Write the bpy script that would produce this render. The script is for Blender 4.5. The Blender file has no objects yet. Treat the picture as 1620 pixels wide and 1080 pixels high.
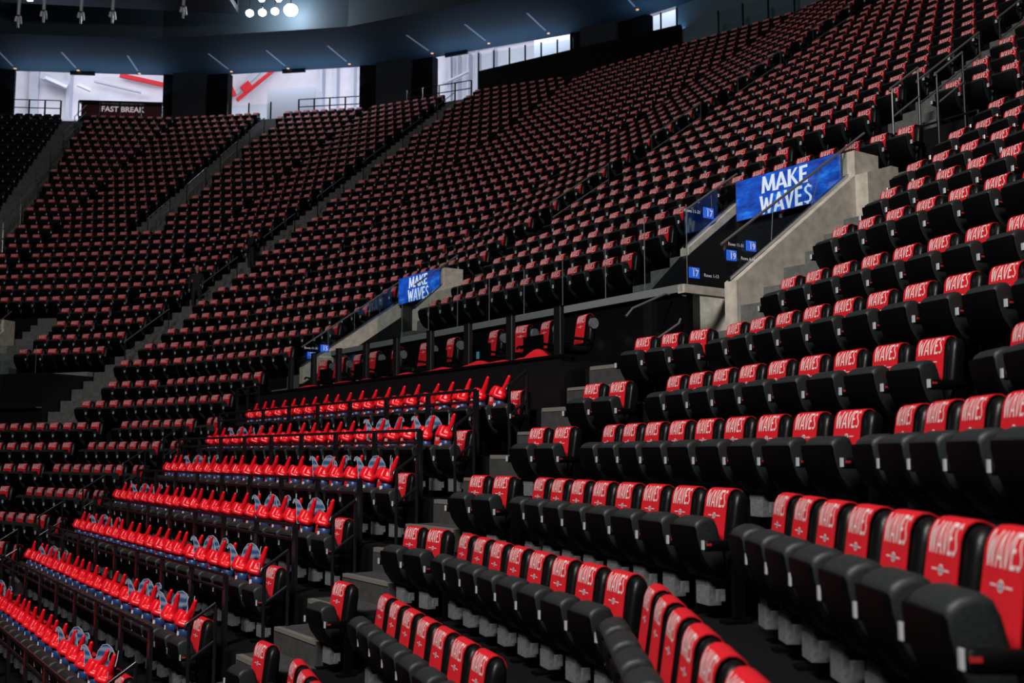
import bpy, bmesh, math, random
from mathutils import Vector, Matrix
random.seed(7)
SC = bpy.context.scene
COL = SC.collection
rad = math.radians
ZC = 6.2                      # eye height above the court floor

# ------------------------------------------------------------------ camera, world, lights, exposure
FPX, HOR = 1673.0, 717.9
PITCH = math.atan2(HOR - 540.0, FPX)
cam_d = bpy.data.cameras.new('camera')
cam = bpy.data.objects.new('camera', cam_d)
COL.objects.link(cam)
cam.location = (0, 0, ZC)
cam.rotation_euler = (math.pi / 2 + PITCH, 0, 0)
cam_d.sensor_width = 36.0
cam_d.lens = 36.0 * FPX / 1620.0
cam_d.clip_end = 300
cam_d.dof.use_dof = True
cam_d.dof.focus_distance = 15.0
cam_d.dof.aperture_fstop = 2.0
SC.camera = cam

SC.view_settings.view_transform = 'Standard'
SC.view_settings.look = 'None'
SC.view_settings.exposure = 0.0
SC.view_settings.gamma = 1.0
SC.view_settings.use_curve_mapping = False

world = bpy.data.worlds.new('world')
SC.world = world
world.use_nodes = True
world.node_tree.nodes['Background'].inputs[0].default_value = (0.25, 0.45, 0.9, 1)
world.node_tree.nodes['Background'].inputs[1].default_value = 0.0015


def area(name, loc, target, power, size, col=(1, 1, 1), sy=None, spread=None):
    l = bpy.data.lights.new(name, 'AREA')
    l.energy = power
    l.color = col
    l.size = size
    if sy:
        l.shape = 'RECTANGLE'
        l.size_y = sy
    if spread:
        l.spread = rad(spread)
    o = bpy.data.objects.new(name, l)
    COL.objects.link(o)
    o.location = loc
    o.rotation_euler = (Vector(target) - Vector(loc)).to_track_quat('-Z', 'Y').to_euler()
    return o


# the show lights high over the court, behind and to the left of the camera, and an added cool fill with no fixture
area('court_lights', (-7, -3, ZC + 15), (-3, 14, ZC - 1), 5800, 5.0, (1.0, 0.96, 0.92))
area('cool_fill', (-16, 16, ZC + 25), (2, 26, ZC + 3), 260, 6.0, (0.72, 0.84, 1.0))

# ------------------------------------------------------------------ the bowl: facets of a polygon, one row per tread
D = 0.861
ANG = [-90.464, -70.670, -55.948, -40.371, -24.009, -9.063, 4.984, 19.5]
OFF = [1.721, 4.073, 6.720, 13.461, 20.595, 26.888, 32.146, 36.6]
ZT = {-7: -4.7, -6: -4.2, -5: -3.62, -4: -3.05, -3: -2.48, -2: -1.93, -1: -1.37, 0: -0.81, 1: -0.24, 2: 0.33, 3: 0.98, 4: 1.60,
      5: 2.32, 6: 2.91, 7: 3.48, 8: 4.06, 9: 4.64}
RIDGE = 0.92
for _j in ZT:
    ZT[_j] -= 0.36          # tread heights relative to the eye
ROW_Z = {}


def tread(j):
    if j in ZT:
        return ZT[j] + ZC
    return ZT[9] + 0.585 * (j - 9) + ZC


TOP = 34                     # the concourse floor
TV = [Vector((math.cos(rad(a)), math.sin(rad(a)), 0)) for a in ANG]
NV = [Vector((-math.sin(rad(a)), math.cos(rad(a)), 0)) for a in ANG]


def P(k, t, j, z=0.0):
    """point on facet k: t along the row, j in rows up the slope, z above the court floor"""
    v = TV[k] * t + NV[k] * (OFF[k] + D * j)
    return Vector((v.x, v.y, z))


def joint(k, j):
    """plan point where facets k and k+1 meet on row line j"""
    a, b = NV[k], NV[k + 1]
    ca, cb = OFF[k] + D * j, OFF[k + 1] + D * j
    det = a.x * b.y - a.y * b.x
    return Vector(((ca * b.y - cb * a.y) / det, (a.x * cb - b.x * ca) / det, 0))


def jt(k, j, on):
    return joint(k, j).dot(TV[on])


def span(k, j):
    """t range of facet k on row line j"""
    hi = jt(k - 1, j, k) if k > 0 else 4.0
    lo = jt(k, j, k) if k < 7 else hi - 16.0
    return lo, hi


def project(p):
    c, s = math.cos(PITCH), math.sin(PITCH)
    z = p.z - ZC
    yc = p.y * c + z * s
    zc = -p.y * s + z * c
    if yc < 0.1:
        return None
    return 810 + FPX * p.x / yc, 540 - FPX * zc / yc, yc


def ring(az, j):
    """plan point on row line j in the direction az (degrees right of straight ahead), with its facet"""
    d = Vector((math.sin(rad(az)), math.cos(rad(az)), 0))
    best = None
    for k in range(8):
        m = d.dot(NV[k])
        if m > 1e-4:
            tt = (OFF[k] + D * j) / m
            if best is None or tt < best[0]:
                best = (tt, k)
    return d * best[0], best[1]


# ------------------------------------------------------------------ materials
def mat(name, col, rough=0.6, metal=0.0, spec=0.5, noise=0.0, nscale=30.0, bump=0.0, emit=None, estr=0.0, trans=0.0, alpha=None, coat=0.0):
    m = bpy.data.materials.new(name)
    m.use_nodes = True
    nt = m.node_tree
    b = nt.nodes['Principled BSDF']
    b.inputs['Base Color'].default_value = (*col, 1)
    b.inputs['Roughness'].default_value = rough
    b.inputs['Metallic'].default_value = metal
    b.inputs['Specular IOR Level'].default_value = spec
    b.inputs['Coat Weight'].default_value = coat
    if trans:
        b.inputs['Transmission Weight'].default_value = trans
    if emit:
        b.inputs['Emission Color'].default_value = (*emit, 1)
        b.inputs['Emission Strength'].default_value = estr
    if noise or bump:
        tc = nt.nodes.new('ShaderNodeTexCoord')
        n = nt.nodes.new('ShaderNodeTexNoise')
        n.inputs['Scale'].default_value = nscale
        n.inputs['Detail'].default_value = 6
        nt.links.new(tc.outputs['Object'], n.inputs['Vector'])
        if noise:
            r = nt.nodes.new('ShaderNodeMapRange')
            r.inputs[1].default_value = 0.3
            r.inputs[2].default_value = 0.7
            r.inputs[3].default_value = 1 - noise
            r.inputs[4].default_value = 1 + noise
            mx = nt.nodes.new('ShaderNodeVectorMath')
            mx.operation = 'SCALE'
            mx.inputs[0].default_value = col
            nt.links.new(n.outputs['Fac'], r.inputs[0])
            nt.links.new(r.outputs[0], mx.inputs['Scale'])
            nt.links.new(mx.outputs[0], b.inputs['Base Color'])
        if bump:
            bp = nt.nodes.new('ShaderNodeBump')
            bp.inputs['Strength'].default_value = bump
            bp.inputs['Distance'].default_value = 0.01
            nt.links.new(n.outputs['Fac'], bp.inputs['Height'])
            nt.links.new(bp.outputs[0], b.inputs['Normal'])
    return m


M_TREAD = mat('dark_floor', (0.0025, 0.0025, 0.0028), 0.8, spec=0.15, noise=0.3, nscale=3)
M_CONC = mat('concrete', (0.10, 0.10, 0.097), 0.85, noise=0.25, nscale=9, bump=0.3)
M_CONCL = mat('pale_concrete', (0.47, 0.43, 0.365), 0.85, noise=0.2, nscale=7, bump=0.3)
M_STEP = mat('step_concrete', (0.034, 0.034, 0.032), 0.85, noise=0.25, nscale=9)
M_STEP2 = mat('grey_edge', (0.16, 0.17, 0.17), 0.8)
M_NOSE = mat('step_nosing', (0.36, 0.33, 0.30), 0.45, metal=0.6)
M_BLACK = mat('black_paint', (0.006, 0.006, 0.007), 0.35)
M_GLOSS = mat('black_gloss_cladding', (0.004, 0.004, 0.005), 0.12)
M_LEATHER = mat('black_leather', (0.0022, 0.0028, 0.0028), 0.42, spec=0.32, noise=0.2, nscale=60, bump=0.15)
M_PAN = mat('charcoal_vinyl', (0.016, 0.020, 0.020), 0.5, spec=0.35, noise=0.25, nscale=80, bump=0.2)
M_PLASTIC = mat('black_plastic', (0.0012, 0.0012, 0.0014), 0.55, spec=0.12)
M_PLATE = mat('aluminium_plate', (0.55, 0.58, 0.62), 0.35, metal=0.3)
M_REDTAG = mat('red_tag', (0.5, 0.02, 0.02), 0.5)
M_BOX = mat('grey_steel', (0.13, 0.133, 0.14), 0.6, noise=0.3, nscale=40)
M_TOWEL = mat('red_terry_cloth', (0.56, 0.008, 0.016), 0.9, spec=0.2, noise=0.18, nscale=140, bump=0.35)
M_TXT = mat('white_print', (0.72, 0.60, 0.60), 0.85, noise=0.2, nscale=150)
M_EMBLEM = mat('navy_emblem', (0.05, 0.10, 0.20), 0.8)
M_FOAM = mat('red_inflated_vinyl', (0.86, 0.007, 0.017), 0.33, spec=0.5, noise=0.1, nscale=30)
M_CUFF = mat('navy_vinyl', (0.012, 0.045, 0.16), 0.4)
M_STEEL = mat('brushed_steel', (0.55, 0.57, 0.6), 0.25, metal=1.0)
M_PALE = mat('pale_metal', (0.12, 0.12, 0.12), 0.25, spec=0.8)
M_RAIL = mat('black_rail', (0.008, 0.008, 0.010), 0.22)
M_SKIN = mat('skin', (0.35, 0.18, 0.12), 0.6)
M_CLOTH = mat('dark_clothing', (0.008, 0.008, 0.010), 0.9)
M_HAIR = mat('dark_hair', (0.01, 0.008, 0.007), 0.7)
M_SHOE = mat('grey_shoe', (0.25, 0.25, 0.24), 0.6)
M_SOFFIT = mat('soffit_paint', (0.017, 0.030, 0.040), 0.75, noise=0.06, nscale=2)
M_WASHED = mat('blue_washed_wall', (0.10, 0.15, 0.18), 0.8)  # blue wash light put into a lighter wall colour
M_DARKWALL = mat('dark_wall', (0.002, 0.002, 0.0025), 0.8, spec=0.1)
M_COLUMN = mat('column_grey', (0.012, 0.014, 0.017), 0.8)
M_WHITEWALL = mat('white_wall', (0.78, 0.76, 0.80), 0.7, noise=0.05, nscale=1.2)
M_GREYWALL = mat('grey_wall', (0.52, 0.55, 0.62), 0.7)
M_REDWALL = mat('red_band', (0.75, 0.01, 0.02), 0.6)
M_MAROON = mat('maroon_shop', (0.10, 0.012, 0.02), 0.5)
M_SLOT = mat('slot_lamp', (0.1, 0.1, 0.12), 0.5, emit=(0.62, 0.70, 0.95), estr=0.13)
M_AMBER = mat('amber_lamp', (0.3, 0.2, 0.1), 0.5, emit=(1.0, 0.5, 0.22), estr=0.9)
M_LAMP = mat('flood_lamp', (1, 1, 1), 0.4, emit=(0.9, 0.95, 1.0), estr=14)
M_WLAMP = mat('warm_lamp', (1, 1, 1), 0.4, emit=(1.0, 0.8, 0.55), estr=5)
M_SIGNBLUE = mat('sign_blue', (0.02, 0.10, 0.5), 0.5, emit=(0.02, 0.12, 0.75), estr=0.55)
M_SIGNTXT = mat('sign_white', (0.6, 0.6, 0.6), 0.6, emit=(0.8, 0.85, 1.0), estr=0.28)
M_SHOPTXT = mat('shop_letters', (0.8, 0.75, 0.78), 0.6, emit=(0.9, 0.8, 0.85), estr=0.35)
M_LEDTXT = mat('led_white', (0.02, 0.02, 0.02), 0.6, emit=(0.78, 0.86, 1.0), estr=0.85)
M_PAPER = mat('paper', (0.5, 0.5, 0.5), 0.8)
M_SCREEN = mat('screen_glow', (0.01, 0.02, 0.03), 0.3, emit=(0.12, 0.45, 0.6), estr=0.35)


def glass_mat():
    m = bpy.data.materials.new('clear_glass')
    m.use_nodes = True
    nt = m.node_tree
    for n in list(nt.nodes):
        nt.nodes.remove(n)
    out = nt.nodes.new('ShaderNodeOutputMaterial')
    mix = nt.nodes.new('ShaderNodeMixShader')
    tr = nt.nodes.new('ShaderNodeBsdfTransparent')
    gl = nt.nodes.new('ShaderNodeBsdfGlossy')
    lw = nt.nodes.new('ShaderNodeLayerWeight')
    lw.inputs[0].default_value = 0.5
    pw = nt.nodes.new('ShaderNodeMath')
    pw.operation = 'POWER'
    pw.inputs[1].default_value = 3.0
    fr = nt.nodes.new('ShaderNodeMath')
    fr.operation = 'MULTIPLY_ADD'
    fr.inputs[1].default_value = 0.7
    fr.inputs[2].default_value = 0.03
    nt.links.new(lw.outputs['Facing'], pw.inputs[0])
    nt.links.new(pw.outputs[0], fr.inputs[0])
    tr.inputs[0].default_value = (0.90, 0.95, 0.95, 1)
    gl.inputs[1].default_value = 0.02
    gl.inputs[0].default_value = (0.8, 0.9, 0.95, 1)
    fr.use_clamp = True
    nt.links.new(fr.outputs[0], mix.inputs[0])
    nt.links.new(tr.outputs[0], mix.inputs[1])
    nt.links.new(gl.outputs[0], mix.inputs[2])
    nt.links.new(mix.outputs[0], out.inputs[0])
    return m


M_GLASS = glass_mat()


def led_mat():
    m = mat('led_blue', (0.01, 0.01, 0.02), 0.4)
    nt = m.node_tree
    b = nt.nodes['Principled BSDF']
    tc = nt.nodes.new('ShaderNodeTexCoord')
    mp = nt.nodes.new('ShaderNodeMapping')
    mp.inputs['Scale'].default_value = (1.0, 1.0, 2.6)
    n = nt.nodes.new('ShaderNodeTexNoise')
    n.inputs['Scale'].default_value = 2.2
    n.inputs['Detail'].default_value = 8
    n.inputs['Roughness'].default_value = 0.65
    r = nt.nodes.new('ShaderNodeValToRGB')
    e = r.color_ramp.elements
    e[0].position, e[0].color = 0.36, (0.003, 0.022, 0.17, 1)
    e[1].position, e[1].color = 0.74, (0.02, 0.24, 0.85, 1)
    x = e.new(0.54)
    x.color = (0.004, 0.065, 0.42, 1)
    nt.links.new(tc.outputs['Object'], mp.inputs[0])
    nt.links.new(mp.outputs[0], n.inputs['Vector'])
    nt.links.new(n.outputs['Fac'], r.inputs[0])
    nt.links.new(r.outputs[0], b.inputs['Emission Color'])
    b.inputs['Emission Strength'].default_value = 1.25
    return m


M_LED = led_mat()


def wave_mat():
    m = mat('wave_print', (0.06, 0.2, 0.36), 0.5)
    nt = m.node_tree
    b = nt.nodes['Principled BSDF']
    tc = nt.nodes.new('ShaderNodeTexCoord')
    w = nt.nodes.new('ShaderNodeTexWave')
    w.wave_type = 'RINGS'
    w.inputs['Scale'].default_value = 3.0
    w.inputs['Distortion'].default_value = 3.0
    r = nt.nodes.new('ShaderNodeValToRGB')
    e = r.color_ramp.elements
    e[0].position, e[0].color = 0.15, (0.012, 0.055, 0.16, 1)
    e[1].position, e[1].color = 0.85, (0.20, 0.22, 0.32, 1)
    x = e.new(0.5)
    x.color = (0.04, 0.16, 0.28, 1)
    nt.links.new(tc.outputs['Object'], w.inputs['Vector'])
    nt.links.new(w.outputs['Fac'], r.inputs[0])
    nt.links.new(r.outputs[0], b.inputs['Base Color'])
    return m


M_WAVE = wave_mat()
M_WAVEEDGE = mat('pale_card_edge', (0.34, 0.38, 0.44), 0.6)


# ------------------------------------------------------------------ mesh helpers
class MB:
    def __init__(self):
        self.v, self.f, self.m = [], [], []

    def poly(self, pts, mi=0):
        n = len(self.v)
        self.v += [tuple(p) for p in pts]
        self.f.append(tuple(range(n, n + len(pts))))
        self.m.append(mi)

    def hexa(self, b, t, mi=0):
        """bottom and top rings of the same length"""
        n = len(self.v)
        k = len(b)
        self.v += [tuple(p) for p in b] + [tuple(p) for p in t]
        self.f.append(tuple(n + i for i in reversed(range(k))))
        self.f.append(tuple(n + k + i for i in range(k)))
        for i in range(k):
            q = (i + 1) % k
            self.f.append((n + i, n + q, n + k + q, n + k + i))
        self.m += [mi] * (k + 2)

    def box(self, x0, x1, y0, y1, z0, z1, mi=0):
        self.hexa([(x0, y0, z0), (x1, y0, z0), (x1, y1, z0), (x0, y1, z0)],
                  [(x0, y0, z1), (x1, y0, z1), (x1, y1, z1), (x0, y1, z1)], mi)

    def fbox(self, k, t0, t1, j0, j1, z0, z1, mi=0):
        self.hexa([P(k, t0, j0, z0), P(k, t1, j0, z0), P(k, t1, j1, z0), P(k, t0, j1, z0)],
                  [P(k, t0, j0, z1), P(k, t1, j0, z1), P(k, t1, j1, z1), P(k, t0, j1, z1)], mi)

    def loft(self, rings, mi=0, cap=True):
        n = len(self.v)
        k = len(rings[0])
        for r in rings:
            self.v += [tuple(p) for p in r]
        for i in range(len(rings) - 1):
            for q in range(k):
                a, b = n + i * k + q, n + i * k + (q + 1) % k
                self.f.append((a, b, b + k, a + k))
                self.m.append(mi)
        if cap:
            self.f.append(tuple(n + i for i in reversed(range(k))))
            self.f.append(tuple(n + (len(rings) - 1) * k + i for i in range(k)))
            self.m += [mi, mi]

    def tube(self, pts, r, sides=8, mi=0):
        pts = [Vector(p) for p in pts]
        rings = []
        for i, p in enumerate(pts):
            d = (pts[min(i + 1, len(pts) - 1)] - pts[max(i - 1, 0)]).normalized()
            up = Vector((0, 0, 1)) if abs(d.z) < 0.95 else Vector((1, 0, 0))
            u = d.cross(up).normalized()
            w = u.cross(d)
            rings.append([p + (u * math.cos(a) + w * math.sin(a)) * r for a in [2 * math.pi * q / sides for q in range(sides)]])
        self.loft(rings, mi)

    def build(self, name, mats, parent=None, smooth=None, loc=None):
        me = bpy.data.meshes.new(name)
        me.from_pydata(self.v, [], self.f)
        if not isinstance(mats, (list, tuple)):
            mats = [mats]
        for m in mats:
            me.materials.append(m)
        if len(mats) > 1:
            me.polygons.foreach_set('material_index', self.m)
        me.validate()
        me.update()
        if smooth:
            me.polygons.foreach_set('use_smooth', [True] * len(me.polygons))
            me.set_sharp_from_angle(angle=rad(smooth))
        o = bpy.data.objects.new(name, me)
        COL.objects.link(o)
        if parent:
            o.parent = parent
        if loc:
            o.location = loc
        return o


def rrect(hw, y0, y1, z, r=0.03, n=3):
    pts = []
    for cx, cy, a0 in ((hw - r, y1 - r, 0), (-hw + r, y1 - r, 90), (-hw + r, y0 + r, 180), (hw - r, y0 + r, 270)):
        for i in range(n + 1):
            a = rad(a0 + 90 * i / n)
            pts.append((cx + r * math.cos(a), cy + r * math.sin(a), z))
    return pts


def empty(name, loc, rz=0.0):
    o = bpy.data.objects.new(name, None)
    COL.objects.link(o)
    o.location = loc
    o.rotation_euler = (0, 0, rz)
    o.empty_display_size = 0.1
    return o


def tag(o, label=None, cat=None, group=None, kind=None):
    if label:
        o['label'] = label
    if cat:
        o['category'] = cat
    if group:
        o['group'] = group
    if kind:
        o['kind'] = kind
    return o


def struct(o):
    o['kind'] = 'structure'
    return o


def copy_tree(src, kids, loc, rz):
    r = src.copy()
    COL.objects.link(r)
    r.location = loc
    r.rotation_euler = (0, 0, rz)
    for c in kids:
        d = c.copy()
        COL.objects.link(d)
        d.parent = r
    return r


# stroke letters, drawn in a unit-high cell: (x0, y0, x1, y1, half width at start, half width at end)
def _s(*pts, w=0.085):
    return [(*pts[i], *pts[i + 1], w, w) for i in range(len(pts) - 1)]


GLYPH = {
    'M': (0.90, [(0.08, 0, 0.14, 1, .10, .085), (0.14, 1, 0.45, 0.08, .10, .085), (0.45, 0.08, 0.76, 1, .085, .10), (0.76, 1, 0.82, 0, .085, .10)]),
    'A': (0.72, [(0.04, 0, 0.34, 1, .10, .085), (0.34, 1, 0.66, 0, .09, .11), (0.14, 0.27, 0.54, 0.27, .065, .065)]),
    'K': (0.68, [(0.10, 0, 0.10, 1, .11, .10), (0.14, 0.42, 0.56, 1, .06, .09), (0.24, 0.58, 0.62, 0, .085, .11)]),
    'E': (0.58, [(0.10, 0, 0.10, 1, .11, .10), (0.06, 0.93, 0.52, 0.93, .07, .085), (0.06, 0.51, 0.45, 0.51, .06, .075), (0.06, 0.07, 0.54, 0.07, .07, .09)]),
    'W': (1.00, [(0.04, 1, 0.24, 0, .11, .085), (0.24, 0, 0.46, 0.86, .075, .075), (0.46, 0.86, 0.66, 0, .085, .085), (0.66, 0, 0.90, 1, .075, .10)]),
    'V': (0.70, [(0.04, 1, 0.32, 0, .11, .085), (0.32, 0, 0.62, 1, .075, .10)]),
    'S': (0.58, _s((0.50, 0.82), (0.40, 0.93), (0.24, 0.94), (0.12, 0.84), (0.11, 0.70), (0.22, 0.57), (0.38, 0.46), (0.48, 0.33), (0.46, 0.17), (0.34, 0.07), (0.18, 0.06), (0.06, 0.15), w=0.085)),
}


def word(text, height, slant=0.0, gap=0.06, weight=1.0):
    """list of stroke quads (four 2D points each) for a word, baseline at 0, centred on x"""
    out, x = [], 0.0
    for ch in text:
        adv, st = GLYPH[ch]
        for x0, y0, x1, y1, wa, wb in st:
            wa, wb = wa * weight, wb * weight
            dx, dy = x1 - x0, y1 - y0
            if abs(dy) >= abs(dx) * 0.6:
                px, py = 1.0, 0.0
            else:
                px, py = 0.0, 1.0
            q = [(x0 - px * wa, y0 - py * wa), (x1 - px * wb, y1 - py * wb), (x1 + px * wb, y1 + py * wb), (x0 + px * wa, y0 + py * wa)]
            out.append([(x + a + slant * b, b) for a, b in q])
        x += adv + gap
    w = x - gap
    return [[((a - w / 2) * height, b * height) for a, b in q] for q in out], w * height


def font_text(name, body, size, material, M, parent=None, sx=1.0, bold=0.0):
    cu = bpy.data.curves.new(name, 'FONT')
    cu.body = body
    cu.size = size
    cu.align_x = 'CENTER'
    cu.align_y = 'CENTER'
    cu.offset = bold
    cu.resolution_u = 3
    tmp = bpy.data.objects.new(name + '_curve', cu)
    COL.objects.link(tmp)
    dg = bpy.context.evaluated_depsgraph_get()
    me = bpy.data.meshes.new_from_object(tmp.evaluated_get(dg))
    bpy.data.objects.remove(tmp)
    me.transform(M @ Matrix.Diagonal((sx, 1, 1, 1)))
    me.materials.clear()
    me.materials.append(material)
    me.name = name
    o = bpy.data.objects.new(name, me)
    COL.objects.link(o)
    if parent:
        o.parent = parent
    return o


# ------------------------------------------------------------------ large structure: terraces
def cuts(k, j):
    """t ranges left open on facet k at row j"""
    c = []
    if k == 2 and 3 <= j <= 5:
        c.append((-24.6, -12.15 if j == 3 else -10.1))
    if k == 2 and 6 <= j <= 7:
        c += [(-24.35, -22.1), (-12.4, -10.1)]
    return c


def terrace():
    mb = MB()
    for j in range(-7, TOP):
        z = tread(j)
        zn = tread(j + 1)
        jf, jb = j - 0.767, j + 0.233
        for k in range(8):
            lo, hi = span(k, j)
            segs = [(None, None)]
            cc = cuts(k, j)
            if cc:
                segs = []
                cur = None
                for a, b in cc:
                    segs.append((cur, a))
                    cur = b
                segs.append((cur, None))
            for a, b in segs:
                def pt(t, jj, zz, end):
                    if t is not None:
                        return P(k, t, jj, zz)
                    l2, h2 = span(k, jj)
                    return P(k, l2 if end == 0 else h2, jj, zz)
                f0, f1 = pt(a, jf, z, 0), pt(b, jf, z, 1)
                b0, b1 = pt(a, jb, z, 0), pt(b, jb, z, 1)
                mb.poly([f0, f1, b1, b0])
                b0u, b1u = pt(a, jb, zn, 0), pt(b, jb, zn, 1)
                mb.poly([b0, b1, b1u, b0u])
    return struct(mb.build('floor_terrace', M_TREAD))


terrace()

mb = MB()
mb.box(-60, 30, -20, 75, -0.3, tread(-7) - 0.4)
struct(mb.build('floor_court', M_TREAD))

# the concourse floor behind the last row
mb = MB()
zf = tread(TOP)
for k in range(8):
    for ja, jb2 in ((TOP - 0.767, 56),):
        l0, h0 = span(k, ja)
        l1, h1 = span(k, jb2)
        mb.hexa([P(k, l0, ja, zf - 0.3), P(k, h0, ja, zf - 0.3), P(k, h1, jb2, zf - 0.3), P(k, l1, jb2, zf - 0.3)],
                [P(k, l0, ja, zf), P(k, h0, ja, zf), P(k, h1, jb2, zf), P(k, l1, jb2, zf)])
struct(mb.build('floor_concourse', M_GREYWALL))


# stairs in the aisles: a facing on every tread and a half step in front of every riser
def stair(k, trange, j0, j1, material, nosing=False):
    mb = MB()
    for j in range(j0, j1 + 1):
        a, b = trange(j) if callable(trange) else trange
        z, zn = tread(j), tread(j + 1)
        h = (z + zn) / 2
        mb.fbox(k, a, b, j - 0.767, j + 0.233, z - 0.02, z + 0.012, 0)
        if j < j1:
            mb.fbox(k, a, b, j - 0.25, j + 0.233, z, h, 0)
            mb.fbox(k, a, b, j + 0.226, j + 0.245, h, zn + 0.012, 0)
            if nosing:
                mb.fbox(k, a + 0.03, b - 0.03, j - 0.262, j - 0.18, h - 0.035, h + 0.006, 1)
                mb.fbox(k, a + 0.03, b - 0.03, j + 0.218, j + 0.30, zn - 0.035, zn + 0.018, 1)
    return struct(mb.build('floor_stair', [material, M_NOSE]))


def aisle1(j):
    e = -17.25 - 0.0955 * (j - 15)
    return (e - 1.55, e - 0.3)


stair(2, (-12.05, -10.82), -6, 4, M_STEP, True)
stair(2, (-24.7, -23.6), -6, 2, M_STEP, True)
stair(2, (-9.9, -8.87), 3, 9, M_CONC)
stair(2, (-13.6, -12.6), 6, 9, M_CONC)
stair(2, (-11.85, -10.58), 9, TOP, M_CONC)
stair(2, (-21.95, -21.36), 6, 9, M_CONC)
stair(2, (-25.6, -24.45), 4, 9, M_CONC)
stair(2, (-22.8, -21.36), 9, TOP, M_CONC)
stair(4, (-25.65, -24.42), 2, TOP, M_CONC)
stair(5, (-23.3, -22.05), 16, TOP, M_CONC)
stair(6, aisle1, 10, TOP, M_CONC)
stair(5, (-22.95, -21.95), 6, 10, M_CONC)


# ------------------------------------------------------------------ portals (vomitories) with their LED boards
def slope_wall(name, k, t0, t1, pts, zbot, material, band=None):
    """wall with a sloping top: pts are (row, height) along the top"""
    mb = MB()
    for (ja, za), (jb, zb) in zip(pts[:-1], pts[1:]):
        ba, bb = (za - band, zb - band) if band else (zbot, zbot)
        mb.hexa([P(k, t0, ja, ba), P(k, t1, ja, ba), P(k, t1, jb, bb), P(k, t0, jb, bb)],
                [P(k, t0, ja, za), P(k, t1, ja, za), P(k, t1, jb, zb), P(k, t0, jb, zb)])
    return struct(mb.build(name, material))


def glass_run(k, rail, label, cat='railing', posts=None, base=None, t=None):
    """glass balustrade along a sloping wall top: rail = ((j, z), (j, z))"""
    root = empty('glass_balustrade', P(k, t, base[0][0], base[0][1]))
    off = -root.location
    tag(root, label, cat)
    (ja, za), (jb, zb) = base
    (ra, rza), (rb, rzb) = rail
    n = posts
    for i in range(n):
        u0, u1 = i / n, (i + 1) / n
        g = MB()
        def at(u, top, tt):
            if top:
                return P(k, tt, ra + (rb - ra) * u, rza + (rzb - rza) * u - 0.02) + off
            return P(k, tt, ja + (jb - ja) * u, za + (zb - za) * u) + off
        e = 0.006
        g.hexa([at(u0 + .006, 0, t - e), at(u1 - .006, 0, t - e), at(u1 - .006, 0, t + e), at(u0 + .006, 0, t + e)],
               [at(u0 + .006, 1, t - e), at(u1 - .006, 1, t - e), at(u1 - .006, 1, t + e), at(u0 + .006, 1, t + e)])
        g.build('glass_panel', M_GLASS, root)
    for i in range(1, n):
        u = i / n
        p = MB()
        p.tube([P(k, t, ja + (jb - ja) * u, za + (zb - za) * u) + off, P(k, t, ra + (rb - ra) * u, rza + (rzb - rza) * u - .02) + off], 0.006, 6)
        p.build('post', M_BOX, root)
    r = MB()
    r.tube([P(k, t, ra, rza) + off, P(k, t, rb, rzb) + off], 0.02, 8)
    r.build('handrail', M_PALE, root, smooth=40)
    s = MB()
    s.hexa([P(k, t - .03, ja, za) + off, P(k, t + .03, ja, za) + off, P(k, t + .03, jb, zb) + off, P(k, t - .03, jb, zb) + off],
           [P(k, t - .03, ja, za + .05) + off, P(k, t + .03, ja, za + .05) + off, P(k, t + .03, jb, zb + .05) + off, P(k, t - .03, jb, zb + .05) + off])
    s.build('base_shoe', M_STEEL, root)
    return root


def led_board(k, t0, t1, j, z0, z1, label):
    c = P(k, (t0 + t1) / 2, j, (z0 + z1) / 2)
    root = empty('led_board', c, rad(ANG[k]))
    tag(root, label, 'screen', 'screens over the stand portals')
    hw, hh = (t1 - t0) / 2, (z1 - z0) / 2
    b = MB()
    b.box(-hw, hw, 0, 0.10, -hh, hh)
    b.build('housing', M_BLACK, root)
    s = MB()
    s.poly([(-hw + .01, -.004, -hh + .01), (hw - .01, -.004, -hh + .01), (hw - .01, -.004, hh - .01), (-hw + .01, -.004, hh - .01)])
    s.build('screen', M_LED, root)
    for w, zz, h, sl in (('MAKE', 0.02, 0.275, 0.02), ('WAVES', -0.325, 0.305, 0.02)):
        q, wd = word(w, h, sl)
        sx = (0.96 if w == 'MAKE' else 1.06) / wd
        t = MB()
        for f in q:
            t.poly([(a * sx + (-0.02 if w == 'MAKE' else -0.01), -.009, zz + bb) for a, bb in f])
        t.build('led_lettering', M_LEDTXT, root)
    return root


EY = ZC
# portal beside section 19
slope_wall('wall_portal_right', 2, -10.1, -9.88, [(4.15, 2.30 + EY), (7.1, 4.12 + EY)], 0.3 + EY, M_CONCL)
slope_wall('wall_portal_pillar', 2, -10.1, -9.88, [(7.1, 4.50 + EY), (7.75, 4.50 + EY)], 2.0 + EY, M_CONCL)
slope_wall('wall_portal_curb', 2, -9.9, -9.66, [(7.1, 4.12 + EY), (7.75, 4.30 + EY), (7.95, 4.30 + EY)], 3.2 + EY, M_CONCL)
slope_wall('wall_portal_left', 2, -12.6, -12.4, [(5.95, 3.33 + EY), (7.5, 4.36 + EY)], 2.5 + EY, M_CONCL)
slope_wall('wall_portal_cladding', 2, -12.6, -12.39, [(5.0, 2.45 + EY), (6.0, 3.25 + EY), (7.5, 4.20 + EY)], 0.5 + EY, M_BLACK)
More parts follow.
